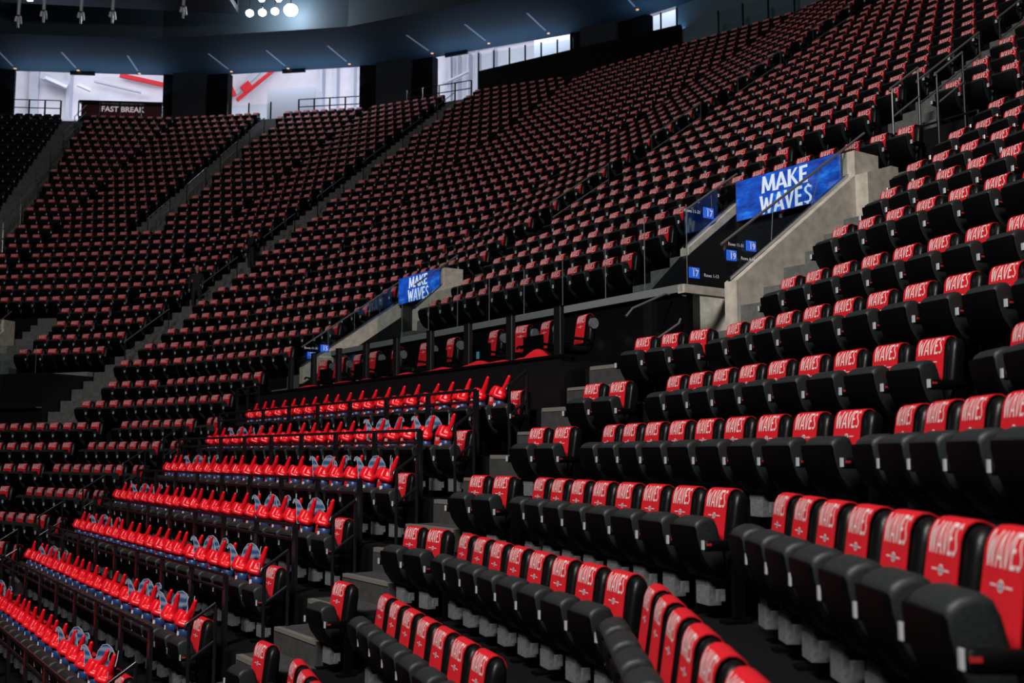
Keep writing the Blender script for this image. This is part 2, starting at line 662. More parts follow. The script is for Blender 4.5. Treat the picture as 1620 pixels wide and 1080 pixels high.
# portal beside section 17
slope_wall('wall_far_portal_right', 2, -22.1, -21.9, [(6.2, 3.42 + EY), (7.1, 4.08 + EY)], 1.2 + EY, M_CONCL)
slope_wall('wall_far_portal_pillar', 2, -22.1, -21.9, [(7.1, 4.5 + EY), (7.7, 4.5 + EY)], 2.0 + EY, M_CONCL)
slope_wall('wall_far_portal_left', 2, -24.55, -24.35, [(4.1, 2.12 + EY), (7.4, 4.05 + EY)], 1.75 + EY, M_CONCL, .40)
slope_wall('wall_far_portal_cladding', 2, -24.56, -24.34, [(4.1, 1.72 + EY), (7.4, 3.65 + EY)], 0.4 + EY, M_BLACK)
# portal at the left edge (section 15)
slope_wall('wall_left_portal_right', 5, -23.15, -22.95, [(4.6, 2.7 + EY), (7.0, 4.2 + EY)], 1.0 + EY, M_CONCL)
slope_wall('wall_left_portal_pillar', 5, -23.15, -22.95, [(7.0, 4.6 + EY), (7.7, 4.6 + EY)], 2.0 + EY, M_CONCL)

for nm, t0, t1, lab in (('a', -12.29, -10.12, 'larger blue LED board reading MAKE WAVES over the nearer portal'),
                        ('b', -24.27, -22.12, 'smaller distant blue LED board reading MAKE WAVES over the farther portal')):
    led_board(2, t0, t1, 7.1, 3.85 + EY, 4.54 + EY, lab)
    mb = MB()
    mb.fbox(2, t0 - 0.1, t1 + 0.02, 7.24, 7.4, 0.5 + EY, 4.5 + EY)
    struct(mb.build('wall_portal_back', M_BLACK))
    mb = MB()
    mb.fbox(2, t0 - 0.1, t1 + 0.02, 2.9, 7.3, 0.45 + EY, 0.62 + EY)
    struct(mb.build('floor_portal', M_TREAD))
    mb = MB()
    mb.fbox(2, t0 - 0.1, t1 + 0.02, 7.2, 8.3, 4.30 + EY, 4.42 + EY)
    struct(mb.build('floor_portal_roof', M_TREAD))
led_board(5, -25.35, -23.18, 7.0, 3.75 + EY, 4.45 + EY, 'blue LED board cut off by the left edge of the photo')

glass_run(2, ((4.0, 2.80 + EY), (7.6, 4.87 + EY)), 'sloping glass balustrade with steel handrail crossing the nearer LED board',
          posts=3, base=((4.15, 2.32 + EY), (7.1, 4.12 + EY)), t=-10.02)
glass_run(2, ((5.95, 3.95 + EY), (7.4, 4.76 + EY)), 'short glass balustrade on the pale wall left of the nearer LED board',
          posts=2, base=((5.95, 3.34 + EY), (7.45, 4.34 + EY)), t=-12.5)
glass_run(2, ((6.2, 4.02 + EY), (7.6, 4.86 + EY)), 'glass balustrade right of the smaller distant LED board',
          posts=2, base=((6.2, 3.44 + EY), (7.1, 4.08 + EY)), t=-22.0)
glass_run(2, ((4.1, 2.62 + EY), (7.4, 4.6 + EY)), 'long sloping glass balustrade left of the smaller distant LED board',
          posts=4, base=((4.1, 2.14 + EY), (7.4, 4.05 + EY)), t=-24.45)
glass_run(5, ((4.6, 3.2 + EY), (7.6, 4.95 + EY)), 'glass balustrade beside the LED board at the left edge',
          posts=3, base=((4.6, 2.72 + EY), (7.0, 4.2 + EY)), t=-23.05)


def level_glass(k, j, t0, t1, z0, z1, n, label, jb=None):
    root = empty('glass_balustrade', P(k, t0, j, z0))
    off = -root.location
    tag(root, label, 'railing')
    for i in range(n):
        a, b = t0 + (t1 - t0) * i / n, t0 + (t1 - t0) * (i + 1) / n
        g = MB()
        e = 0.008
        g.hexa([P(k, a + .01, j - e, z0) + off, P(k, b - .01, j - e, z0) + off, P(k, b - .01, j + e, z0) + off, P(k, a + .01, j + e, z0) + off],
               [P(k, a + .01, j - e, z1) + off, P(k, b - .01, j - e, z1) + off, P(k, b - .01, j + e, z1) + off, P(k, a + .01, j + e, z1) + off])
        g.build('glass_panel', M_GLASS, root)
        p = MB()
        p.tube([P(k, b, j, z0) + off, P(k, b, j, z1) + off], 0.007, 6)
        p.build('glazing_clip', M_BOX, root)
    return root


# front edge of section 17 and of section 13 farther left
mb = MB()
mb.fbox(2, -24.35, -11.65, 4.95, 5.25, 2.44 + EY, 2.56 + EY)
struct(mb.build('trim_balcony', M_STEP2))
mb = MB()
mb.fbox(2, -11.75, -11.6, 4.95, 6.3, 2.42 + EY, 2.55 + EY)
mb.fbox(2, -12.4, -11.6, 6.2, 6.35, 0.6 + EY, 2.55 + EY)
struct(mb.build('trim_balcony_return', M_CONCL))
mb = MB()
mb.fbox(2, -24.35, -12.4, 5.2, 5.5, 2.1 + EY, 2.55 + EY)
struct(mb.build('floor_balcony', M_STEP))
mb = MB()
mb.fbox(2, -24.35, -11.66, 5.05, 5.2, 0.4 + EY, 2.45 + EY)
struct(mb.build('wall_balcony', M_GLOSS))
level_glass(2, 5.08, -22.0, -13.62, 2.56 + EY, 3.42 + EY, 7, 'long level glass balustrade in front of the middle section')
level_glass(2, 5.08, -13.6, -11.66, 2.56 + EY, 3.80 + EY, 2, 'taller glass screen at the right end of the middle section')
mb = MB()
for k, a, b in ((4, None, -25.7), (5, None, None), (6, None, None)):
    lo, hi = span(k, 5)
    a = lo if a is None else a
    b = hi if b is None else b
    mb.fbox(k, a, b, 4.95, 5.25, tread(6) - 0.12, tread(6) + 0.02)
struct(mb.build('trim_far_balcony', M_STEP2))
mb = MB()
for k, a, b in ((4, None, -25.7), (5, None, None), (6, None, None)):
    lo, hi = span(k, 5.2)
    a = lo if a is None else a
    b = hi if b is None else b
    mb.fbox(k, a, b, 3.0, 5.25, tread(3) - .4, tread(6) - 0.12)
struct(mb.build('wall_far_balcony', M_BLACK))
mb = MB()
for k, a, b in ((4, None, -25.7), (5, None, None), (6, None, None)):
    lo, hi = span(k, 2.85)
    a = lo if a is None else a
    b = hi if b is None else b
    mb.fbox(k, a, b, 2.75, 3.0, 1.36 + EY, 1.40 + EY)
struct(mb.build('trim_far_counter', M_STEEL))
level_glass(5, 5.08, -26.5, -20.6, tread(6) + .02, tread(6) + .95, 5, 'far level glass balustrade at the left edge of the photo')


def steel_tube_rail(name, pts_list, r, label, cat='handrail', group=None, material=None, posts=()):
    base = Vector(pts_list[0][0])
    root = empty(name, base)
    tag(root, label, cat, group)
    for pts in pts_list:
        m = MB()
        m.tube([Vector(p) - base for p in pts], r, 8)
        m.build('rail', material or M_RAIL, root, smooth=40)
    for a, b in posts:
        m = MB()
        m.tube([Vector(a) - base, Vector(b) - base], r * 1.1, 8)
        m.build('post', M_RAIL, root, smooth=40)
    return root


# wayfinding signs
def wall_sign(k, t, j, z, number, text, left, label, s=1.0):
    """sign on a face looking along +t: reading direction runs up the slope"""
    o = P(k, t, j, z)
    M = Matrix((( NV[k].x, 0, TV[k].x, o.x), (NV[k].y, 0, TV[k].y, o.y), (0, 1, 0, o.z), (0, 0, 0, 1)))
    root = empty('wayfinding_sign', o)
    root.matrix_world = M
    tag(root, label, 'sign')
    b = MB()
    b.box(-0.09 * s, 0.09 * s, -0.07 * s, 0.07 * s, -0.01, 0.004)
    b.build('number_plate', M_SIGNBLUE, root)
    font_text('numeral', number, 0.12 * s, M_SIGNTXT, Matrix.Translation((0.015, -0.012, 0.008)), root, bold=0.003)
    font_text('small_print', 'Section', 0.03 * s, M_SIGNTXT, Matrix.Translation((0.0, 0.052 * s, 0.008)), root)
    font_text('row_text', text, 0.062 * s, M_SIGNTXT, Matrix.Translation(((-0.30 if left else 0.30) * s, -0.02, 0.008)), root)
    return root


wall_sign(2, -9.98, 4.62, 2.83 + EY, '19', 'Rows 11-31', True, 'blue 19 sign with rows 11-31 on the glass below the nearer LED board')
wall_sign(2, -9.98, 4.18, 2.66 + EY, '19', 'Rows 4-14', False, 'blue 19 sign with rows 4-14, lower of the two by the concrete wall')
wall_sign(2, -12.37, 6.05, 2.92 + EY, '17', 'Rows 1-13', False, 'blue 17 sign with rows 1-13 low on the black portal wall', 1.25)
wall_sign(2, -12.37, 6.45, 3.95 + EY, '17', 'Rows 11-31', True, 'blue 17 sign on the glass left of the nearer LED board', 1.25)
wall_sign(2, -24.33, 4.75, 2.62 + EY, '15', 'Rows 11-31', True, 'small blue 15 sign above the long sloping wall, with rows 11-31', 1.2)
wall_sign(2, -24.33, 4.35, 2.42 + EY, '15', 'Rows 4-14', False, 'lower small blue 15 sign beside the long sloping wall, rows 4-14', 1.2)
wall_sign(2, -24.33, 6.1, 2.45 + EY, '17', 'Rows 1-13', False, 'small blue 17 sign under the long sloping wall', 1.2)

# ------------------------------------------------------------------ concourse, columns, soffit and roof
ZS = 23.0 + EY
mb = MB()
for k in range(8):
    l0, h0 = span(k, 30.4)
    l1, h1 = span(k, 37.2)
    mb.hexa([P(k, l0, 30.4, ZS), P(k, h0, 30.4, ZS), P(k, h1, 37.2, ZS), P(k, l1, 37.2, ZS)],
            [P(k, l0, 30.4, ZS + .4), P(k, h0, 30.4, ZS + .4), P(k, h1, 37.2, ZS + .4), P(k, l1, 37.2, ZS + .4)])
struct(mb.build('ceiling_soffit', M_SOFFIT))
mb = MB()
for k in range(8):
    l0, h0 = span(k, 30.4)
    l1, h1 = span(k, 30.6)
    mb.hexa([P(k, l0, 30.4, ZS + .4), P(k, h0, 30.4, ZS + .4), P(k, h1, 30.6, ZS + .4), P(k, l1, 30.6, ZS + .4)],
            [P(k, l0, 30.4, ZS + 9), P(k, h0, 30.4, ZS + 9), P(k, h1, 30.6, ZS + 9), P(k, l1, 30.6, ZS + 9)])
struct(mb.build('wall_bulkhead', M_SOFFIT))
mb = MB()
for k in range(8):
    l0, h0 = span(k, 30.32)
    l1, h1 = span(k, 30.5)
    mb.hexa([P(k, l0, 30.3, ZS - .03), P(k, h0, 30.3, ZS - .03), P(k, h1, 30.5, ZS - .03), P(k, l1, 30.5, ZS - .03)],
            [P(k, l0, 30.3, ZS + .25), P(k, h0, 30.3, ZS + .25), P(k, h1, 30.5, ZS + .25), P(k, l1, 30.5, ZS + .25)])
struct(mb.build('trim_soffit', M_SOFFIT))
mb = MB()
mb.box(-60, 40, -25, 75, ZS + 9, ZS + 9.4)
struct(mb.build('ceiling_roof', M_DARKWALL))


def az(x):
    return math.degrees(math.atan((x - 810) / (FPX * math.cos(PITCH) + (540 - 110) * -math.sin(PITCH))))


def column(x0, x1, material, name, j0=37.0, j1=37.8, z0=None, z1=None):
    a, ka = ring(az(x0), j0)
    b, kb = ring(az(x1), j0)
    n = NV[ka] * (j1 - j0) * D
    m = MB()
    z0 = zf if z0 is None else z0
    z1 = ZS + .1 if z1 is None else z1
    m.hexa([(a.x, a.y, z0), (b.x, b.y, z0), (b.x + n.x, b.y + n.y, z0), (a.x + n.x, a.y + n.y, z0)],
           [(a.x, a.y, z1), (b.x, b.y, z1), (b.x + n.x, b.y + n.y, z1), (a.x + n.x, a.y + n.y, z1)])
    return struct(m.build(name, material))


column(-220, 24, M_DARKWALL, 'wall_left_bay')
column(259, 276, M_DARKWALL, 'wall_pier')
column(274, 326, M_COLUMN, 'wall_column', 36.6, 37.6)
column(324, 361, M_DARKWALL, 'wall_pier')
column(569, 597, M_DARKWALL, 'wall_pier')
column(595, 650, M_COLUMN, 'wall_column', 36.6, 37.6)
column(648, 684, M_DARKWALL, 'wall_pier')
column(902, 920, M_DARKWALL, 'wall_pier')
column(918, 975, M_COLUMN, 'wall_column', 36.6, 37.6)
column(973, 1023, M_DARKWALL, 'wall_pier')
column(1071, 1600, M_WASHED, 'wall_right_bay', 37.3, 38)
# concourse back wall, its ceiling and low walls
mb = MB()
mc = MB()
for k in range(8):
    l0, h0 = span(k, 50)
    l1, h1 = span(k, 50.4)
    mb.hexa([P(k, l0, 50, zf), P(k, h0, 50, zf), P(k, h1, 50.4, zf), P(k, l1, 50.4, zf)],
            [P(k, l0, 50, zf + 9), P(k, h0, 50, zf + 9), P(k, h1, 50.4, zf + 9), P(k, l1, 50.4, zf + 9)])
    l2, h2 = span(k, 37.2)
    mc.hexa([P(k, l2, 37.2, zf + 8.8), P(k, h2, 37.2, zf + 8.8), P(k, h1, 50.4, zf + 8.8), P(k, l1, 50.4, zf + 8.8)],
            [P(k, l2, 37.2, zf + 9.2), P(k, h2, 37.2, zf + 9.2), P(k, h1, 50.4, zf + 9.2), P(k, l1, 50.4, zf + 9.2)])
struct(mb.build('wall_concourse_back', M_WHITEWALL))
struct(mc.build('ceiling_concourse', M_WHITEWALL))
column(20, 262, M_GREYWALL, 'wall_concourse_low', 43, 43.4, None, zf + 2.75)
column(355, 575, M_GREYWALL, 'wall_concourse_low', 43, 43.4, None, zf + 2.75)
column(424, 500, M_GREYWALL, 'wall_concourse_block', 41.5, 43, None, zf + 4.4)
column(845, 910, M_GREYWALL, 'wall_concourse_block', 42, 44, None, zf + 8)
column(1015, 1085, M_GREYWALL, 'wall_concourse_block', 42, 44, None, zf + 6)
for x0, x1 in ((47, 62), (106, 112), (505, 510), (528, 533), (556, 560), (708, 713), (722, 724), (738, 741), (752, 755), (778, 781)):
    column(x0, x1, M_GREYWALL, 'trim_wall_rib', 49.2, 50, None, zf + 8.6)
for xs, lab in ((40, 'left'), (160, 'a'), (430, 'b'), (520, 'c'), (720, 'd'), (840, 'e'), (1040, 'f')):
    p, kk = ring(az(xs), 41)
    q, kk = ring(az(xs), 50)
    area('concourse_light', (p.x, p.y, zf + 8.2), (q.x, q.y, zf + 2.5), 500, 5.0, (0.88, 0.90, 1.0))


def beam(x0, y0, x1, y1, j, w, material=None):
    """diagonal painted beam just in front of the concourse back wall"""
    def at(x, y):
        p, k = ring(az(x), j)
        dist = math.hypot(p.x, p.y)
        u, v = (x - 810) / FPX, (540 - y) / FPX
        c, s = math.cos(PITCH), math.sin(PITCH)
        h = (s + v * c) / math.hypot(u, c - v * s)
        return Vector((p.x, p.y, dist * h + ZC))
    a, b = at(x0, y0), at(x1, y1)
    root = MB()
    d = (b - a).normalized()
    up = Vector((0, 0, 1)) if abs(d.z) < .9 else Vector((1, 0, 0))
    side = Vector((a.x, a.y, 0)).normalized()
    wv = d.cross(side).normalized() * w / 2
    dv = side * 0.25
    root.hexa([a - wv, b - wv, b + wv, a + wv], [a - wv + dv, b - wv + dv, b + wv + dv, a + wv + dv])
    return struct(root.build('trim_painted_beam', material or M_REDWALL))


beam(72, 122, 107, 137, 48, 0.22, M_WHITEWALL)
beam(66, 119, 108, 135, 48.6, 0.5, M_GREYWALL)
beam(124, 133, 145, 142, 48, 0.2, M_WHITEWALL)
beam(150, 128, 225, 146, 48.9, 0.10, M_GREYWALL)
beam(367, 154, 412, 110, 48.9, 0.30, M_GREYWALL)
beam(700, 132, 742, 112, 48.5, 0.12, M_GREYWALL)
beam(190, 118, 262, 134, 49, 0.28)
beam(376, 158, 440, 104, 48.8, 0.22)
beam(385, 142, 397, 132, 48.5, 0.55)
beam(352, 120, 368, 152, 48.5, 0.7)

# slot lamps and amber downlights set in the soffit
SLOTS = [(120, 107), (218, 112), (361, 109), (451, 104), (548, 97), (678, 80), (768, 64), (863, 48), (1004, 10), (20, 104)]
k6 = 0
for i, (x, y) in enumerate(SLOTS):
    c, s = math.cos(PITCH), math.sin(PITCH)
    u, v = (x - 810) / FPX, (540 - y) / FPX
    dvec = Vector((u, c - v * s, s + v * c))
    p = dvec * ((ZS - EY) / dvec.z)
    r = Vector((*[(.2, -2.6), (.3, -2.7), (-.5, -2.5), (-.6, -2.6), (-.75, -2.6), (-1.1, -2.4), (-1.1, -2.35), (-1.05, -2.3), (-1.1, -2.2), (.3, -2.6)][i], 0)).normalized()
    nrm = Vector((-r.y, r.x, 0)) * 0.05
    a, b = Vector((p.x, p.y, ZS - 0.012)), Vector((p.x, p.y, ZS - 0.012)) + r * 2.5
    root = empty('slot_lamp', (p.x, p.y, ZS - 0.012))
    tag(root, 'thin pale diagonal slot lamp in the dark soffit, %s from the left' % ['third', 'fourth', 'fifth', 'sixth', 'seventh', 'eighth', 'ninth', 'tenth', 'eleventh', 'second'][i], 'lamp', 'slot lamps in the soffit')
    o = -root.location
    m = MB()
    m.hexa([a - nrm + o, b - nrm + o, b + nrm + o, a + nrm + o], [a - nrm + o + Vector((0, 0, .012)), b - nrm + o + Vector((0, 0, .012)), b + nrm + o + Vector((0, 0, .012)), a + nrm + o + Vector((0, 0, .012))])
    m.build('diffuser', M_SLOT, root)
    m = MB()
    q = -r * 0.42
    m.box(q.x - .07, q.x + .07, q.y - .07, q.y + .07, -0.02, 0.012)
    m.build('downlight', M_AMBER, root)
SOFL = []
for xs in (60, 140, 220, 400, 465, 530, 720, 790, 860, 1045):  # unseen uplights added to wash the soffit blue, like spill from the concourse
    p, kk = ring(az(xs), 36.6)
    area('soffit_wash', (p.x, p.y, ZS - 1.3), (p.x, p.y, ZS), 38, 3.0, (0.24, 0.56, 1.0), 0.8)

# exit signs hanging in the bays
for x, lab in ((131, 'left'), (465, 'middle'), (722, 'right')):
    p, kk = ring(az(x), 36.9)
    m = MB()
    hw = 0.72
    m.box(-hw, hw, -0.06, 0.06, -0.22, 0.0)
    o = m.build('hanging_sign', M_BLACK, None, loc=(p.x, p.y, ZS))
    o.rotation_euler = (0, 0, rad(ANG[kk]))
    tag(o, 'black blank sign box hanging at the top of the %s bright bay' % lab, 'sign')

# flood lamps hung in front of the bulkhead
for i, (x, y, r) in enumerate(((395, 21, .17), (415, 20, .17), (435, 18, .17), (460, 16, .30), (414, -1, .13), (441, -1, .13))):
    c, s = math.cos(PITCH), math.sin(PITCH)
    u, v = (x - 810) / FPX, (540 - y) / FPX
    dv = Vector((u, c - v * s, s + v * c))
    p = dv * (54.0 / dv.y)
    r *= 1.1
    loc = Vector((p.x, p.y, p.z + ZC))
    root = empty('flood_lamp', loc)
    tag(root, ['leftmost of the three equal white flood lamps', 'middle of the three equal white flood lamps', 'rightmost of the three equal white flood lamps',
               'largest and brightest white flood lamp, right of the others', 'left flood lamp half cut off by the top edge', 'right flood lamp half cut off by the top edge'][i], 'lamp', 'flood lamps under the roof')
    m = MB()
    d = -dv.normalized()
    sx = Vector((1, 0, 0))
    sz = sx.cross(d).normalized()
    ringp = [sx * math.cos(a) * r * 1.15 + sz * math.sin(a) * r for a in [2 * math.pi * q / 16 for q in range(16)]]
    m.poly([d * 0.02 + q for q in ringp])
    m.build('lens', M_LAMP, root)
    h = MB()
    h.loft([[d * 0.0 + q * 1.06 for q in ringp], [-d * 0.35 + q * 0.5 for q in ringp]])
    h.build('housing', M_BLACK, root)
    b = MB()
    b.tube([-d * 0.3, -d * 0.3 + Vector((0, 0, 6.8))], 0.025, 6)
    b.build('hanger', M_BLACK, root)
for x, y, w in ((458, 12, 800), (416, 15, 160)):  # point lights added by the bulkhead to imitate the lamps' lens bloom
    u, v = (x - 810) / FPX, (540 - y) / FPX
    dv = Vector((u, math.cos(PITCH) - v * math.sin(PITCH), math.sin(PITCH) + v * math.cos(PITCH)))
    p = dv * (54.4 / dv.y)
    l = bpy.data.lights.new('bloom_glow', 'POINT')
    l.energy = w
    l.color = (0.75, 0.87, 1.0)
    l.shadow_soft_size = 0.3
    o = bpy.data.objects.new('bloom_glow', l)
    COL.objects.link(o)
    o.location = (p.x, p.y, p.z + ZC)

# catwalk at upper left: black deck with hanging hoists
p0, kk = ring(az(-60), 22)
p1, kk = ring(az(345), 24)
root = empty('catwalk', (p0.x, p0.y, ZS + 0.2))
tag(root, 'black lighting catwalk across the top left corner', 'catwalk')
m = MB()
dd = (p1 - p0)
back = Vector((0, 3.5, 0))
m.hexa([(0, 0, 0), dd, dd + back, back], [(0, 0, .35), dd + Vector((0, 0, .35)), dd + back + Vector((0, 0, .35)), back + Vector((0, 0, .35))])
m.build('deck', M_BLACK, root)
m = MB()
m.hexa([(0, 3.2, 0.3), dd + Vector((0, 3.2, .3)), dd + Vector((0, 3.4, .3)), (0, 3.4, .3)], [(0, 3.2, 7), dd + Vector((0, 3.2, 7)), dd + Vector((0, 3.4, 7)), (0, 3.4, 7)])
m.build('drape', M_BLACK, root)
for u in range(9):
    a = dd * (u / 8)
    m = MB()
    m.tube([a + Vector((0, .1, .3)), a + Vector((0, .1, 1.4))], 0.04, 6)
    m.build('post', M_BLACK, root)
for h in (0.85, 1.4):
    m = MB()
    m.tube([Vector((0, .1, h)), dd + Vector((0, .1, h))], 0.035, 6)
    m.build('guard_rail', M_BLACK, root)
for i, (x, y0, y1) in enumerate(((32, 2, 42), (72, -6, 34), (131, -4, 36), (181, -4, 34), (293, -6, 22))):
    u = (x - 810) / FPX
    yy = 43.0
    def at(y, dx=0):
        v = (540 - y) / FPX
        dv = Vector((u + dx / FPX, math.cos(PITCH) - v * math.sin(PITCH), math.sin(PITCH) + v * math.cos(PITCH)))
        q = dv * (yy / dv.y)
        return Vector((q.x, q.y, q.z + ZC))
    a, b = at(y0), at(y1, -5)
    root = empty('chain_hoist', b)
    tag(root, 'pale hanging chain hoist under the catwalk, %s from the left' % ['first', 'second', 'third', 'fourth', 'fifth'][i], 'hoist', 'chain hoists under the catwalk')
    m = MB()
    am = a.lerp(b, 0.55)
    m.tube([a + Vector((0, 0, 2)) - b, am - b], 0.07, 8)
    m.build('chain', M_PLATE, root)
    m = MB()
    for q in ((0, .16, .55), (-.08, .10, .28), (.08, .08, .4)):
        m.tube([am - b + Vector((q[0], 0, -q[1] * 0.5)), am - b + Vector((q[0] * 1.6, 0, -q[2]))], 0.05, 6)
    m.build('hook', M_PLATE, root)
m = MB()
m.box(-.12, .12, -.05, .05, -.12, .12)
pp, kk = ring(az(42), 20)
o = m.build('work_lamp', M_WLAMP, None, loc=(pp.x, pp.y, (718 - 4) / FPX * pp.y * 1.045 + ZC))
tag(o, 'small warm work lamp glowing at the top left corner', 'lamp')

# railings and shop in the bays
def bay_rail(x0, x1, j, h, n, label, glass=False):
    a, ka = ring(az(x0), j)
    b, kb = ring(az(x1), j)
    root = empty('bay_railing', (a.x, a.y, zf))
    tag(root, label, 'railing')
    d = b - a
    if glass:
        e = NV[ka] * 0.01
        m = MB()
        m.hexa([-e, d - e, d + e, e], [-e + Vector((0, 0, h)), d - e + Vector((0, 0, h)), d + e + Vector((0, 0, h)), e + Vector((0, 0, h))])
        m.build('glass_panel', M_GLASS, root)
    else:
        for hh in (h, h * 0.72):
            m = MB()
            m.tube([Vector((0, 0, hh)), d + Vector((0, 0, hh))], 0.03, 6)
            m.build('rail', M_RAIL, root)
    for i in range(n + 1):
        q = d * (i / n)
        m = MB()
        m.tube([q, q + Vector((0, 0, h + (0.1 if glass else 0)))], 0.05, 6)
        m.build('post', M_RAIL, root)


bay_rail(24, 99, 35.0, 1.7, 3, 'black railing at the bottom of the leftmost bright bay')
bay_rail(361, 430, 35.0, 1.45, 2, 'glass railing at the left end of the second bright bay', True)
bay_rail(474, 572, 35.0, 1.6, 4, 'black railing with a red bundle at the second bright bay')
bay_rail(645, 746, 35.0, 1.6, 4, 'black railing at the left end of the third bright bay')
bay_rail(757, 908, 34.9, 2.95, 6, 'long glass railing at the right end of the third bright bay', True)
bay_rail(1022, 1072, 34.9, 2.9, 2, 'short glass railing at the rightmost bright bay', True)
bay_rail(1138, 1260, 34.4, 1.9, 3, 'glass railing at the top right of the stand', True)

column(757, 1078, M_DARKWALL, 'wall_platform', 33.75, 34.1, zf - .5, zf + 1.62)
column(757, 1078, M_TREAD, 'floor_platform', 34.1, 36, zf, zf + 1.05)
a, ka = ring(az(127), 36.2)
b, kb = ring(az(259), 36.2)
root = empty('concession_stand', (a.x, a.y, zf))
tag(root, 'dark red refreshment stand with white letters in the leftmost bay', 'shop')
d = b - a
n = NV[ka] * 0.5
up = lambda z: Vector((0, 0, z))
m = MB()
m.hexa([up(0), d, d + n, n], [up(1.15), d + up(1.15), d + n + up(1.15), n + up(1.15)])
m.build('counter', M_BLACK, root)
m = MB()
m.hexa([n + up(1.1), d + n + up(1.1), d + n * 1.4 + up(1.1), n * 1.4 + up(1.1)], [n + up(2.05), d + n + up(2.05), d + n * 1.4 + up(2.05), n * 1.4 + up(2.05)])
m.build('back_panel', M_MAROON, root)
m = MB()
m.hexa([up(2.0), d + up(2.0), d + n * 1.4 + up(2.0), n * 1.4 + up(2.0)], [up(2.12), d + up(2.12), d + n * 1.4 + up(2.12), n * 1.4 + up(2.12)])
m.build('canopy', M_BLACK, root)
for i in range(5):
    q = d * (i / 4)
    m = MB()
    m.tube([q + up(1.1), q + up(2.05)], 0.04, 6)
    m.build('post', M_STEEL, root)
dn = d.normalized()
MM = Matrix(((dn.x, 0, -NV[ka].x, d.x * .5 + n.x * .9), (dn.y, 0, -NV[ka].y, d.y * .5 + n.y * .9), (0, 1, 0, 1.74), (0, 0, 0, 1)))
font_text('shop_lettering', 'FAST BREAK', 0.46, M_SHOPTXT, MM, root, bold=0.01)
#@@PART2
# ------------------------------------------------------------------ seats: where they stand
ORD = ['first', 'second', 'third', 'fourth', 'fifth', 'sixth', 'seventh', 'eighth', 'ninth', 'tenth', 'eleventh', 'twelfth', 'thirteenth', 'fourteenth',
       'fifteenth', 'sixteenth', 'seventeenth', 'eighteenth', 'nineteenth', 'twentieth', 'twenty-first', 'twenty-second', 'twenty-third', 'twenty-fourth',
       'twenty-fifth', 'twenty-sixth', 'twenty-seventh', 'twenty-eighth', 'twenty-ninth', 'thirtieth'] + ['%dth' % i for i in range(31, 90)]
S = 0.52
SEATS = []                   # dicts: block, row, n (counted from the aisle), k, t, j, towel, finger


def run(block, j, runs, towel=True, n0=0, finger=0):
    """runs: list of (facet, first t, last t); seats are set out every S from the first towards the last"""
    n = n0
    for k, a, b in runs:
        d = 1 if b >= a else -1
        cnt = int((abs(b - a)) / S + 1e-6) + 1
        if (b - a) * d < 0:
            continue
        for i in range(cnt):
            SEATS.append(dict(block=block, j=j, n=n, k=k, t=a + d * S * i, towel=towel, finger=bool(finger and n >= finger)))
            n += 1
    return n


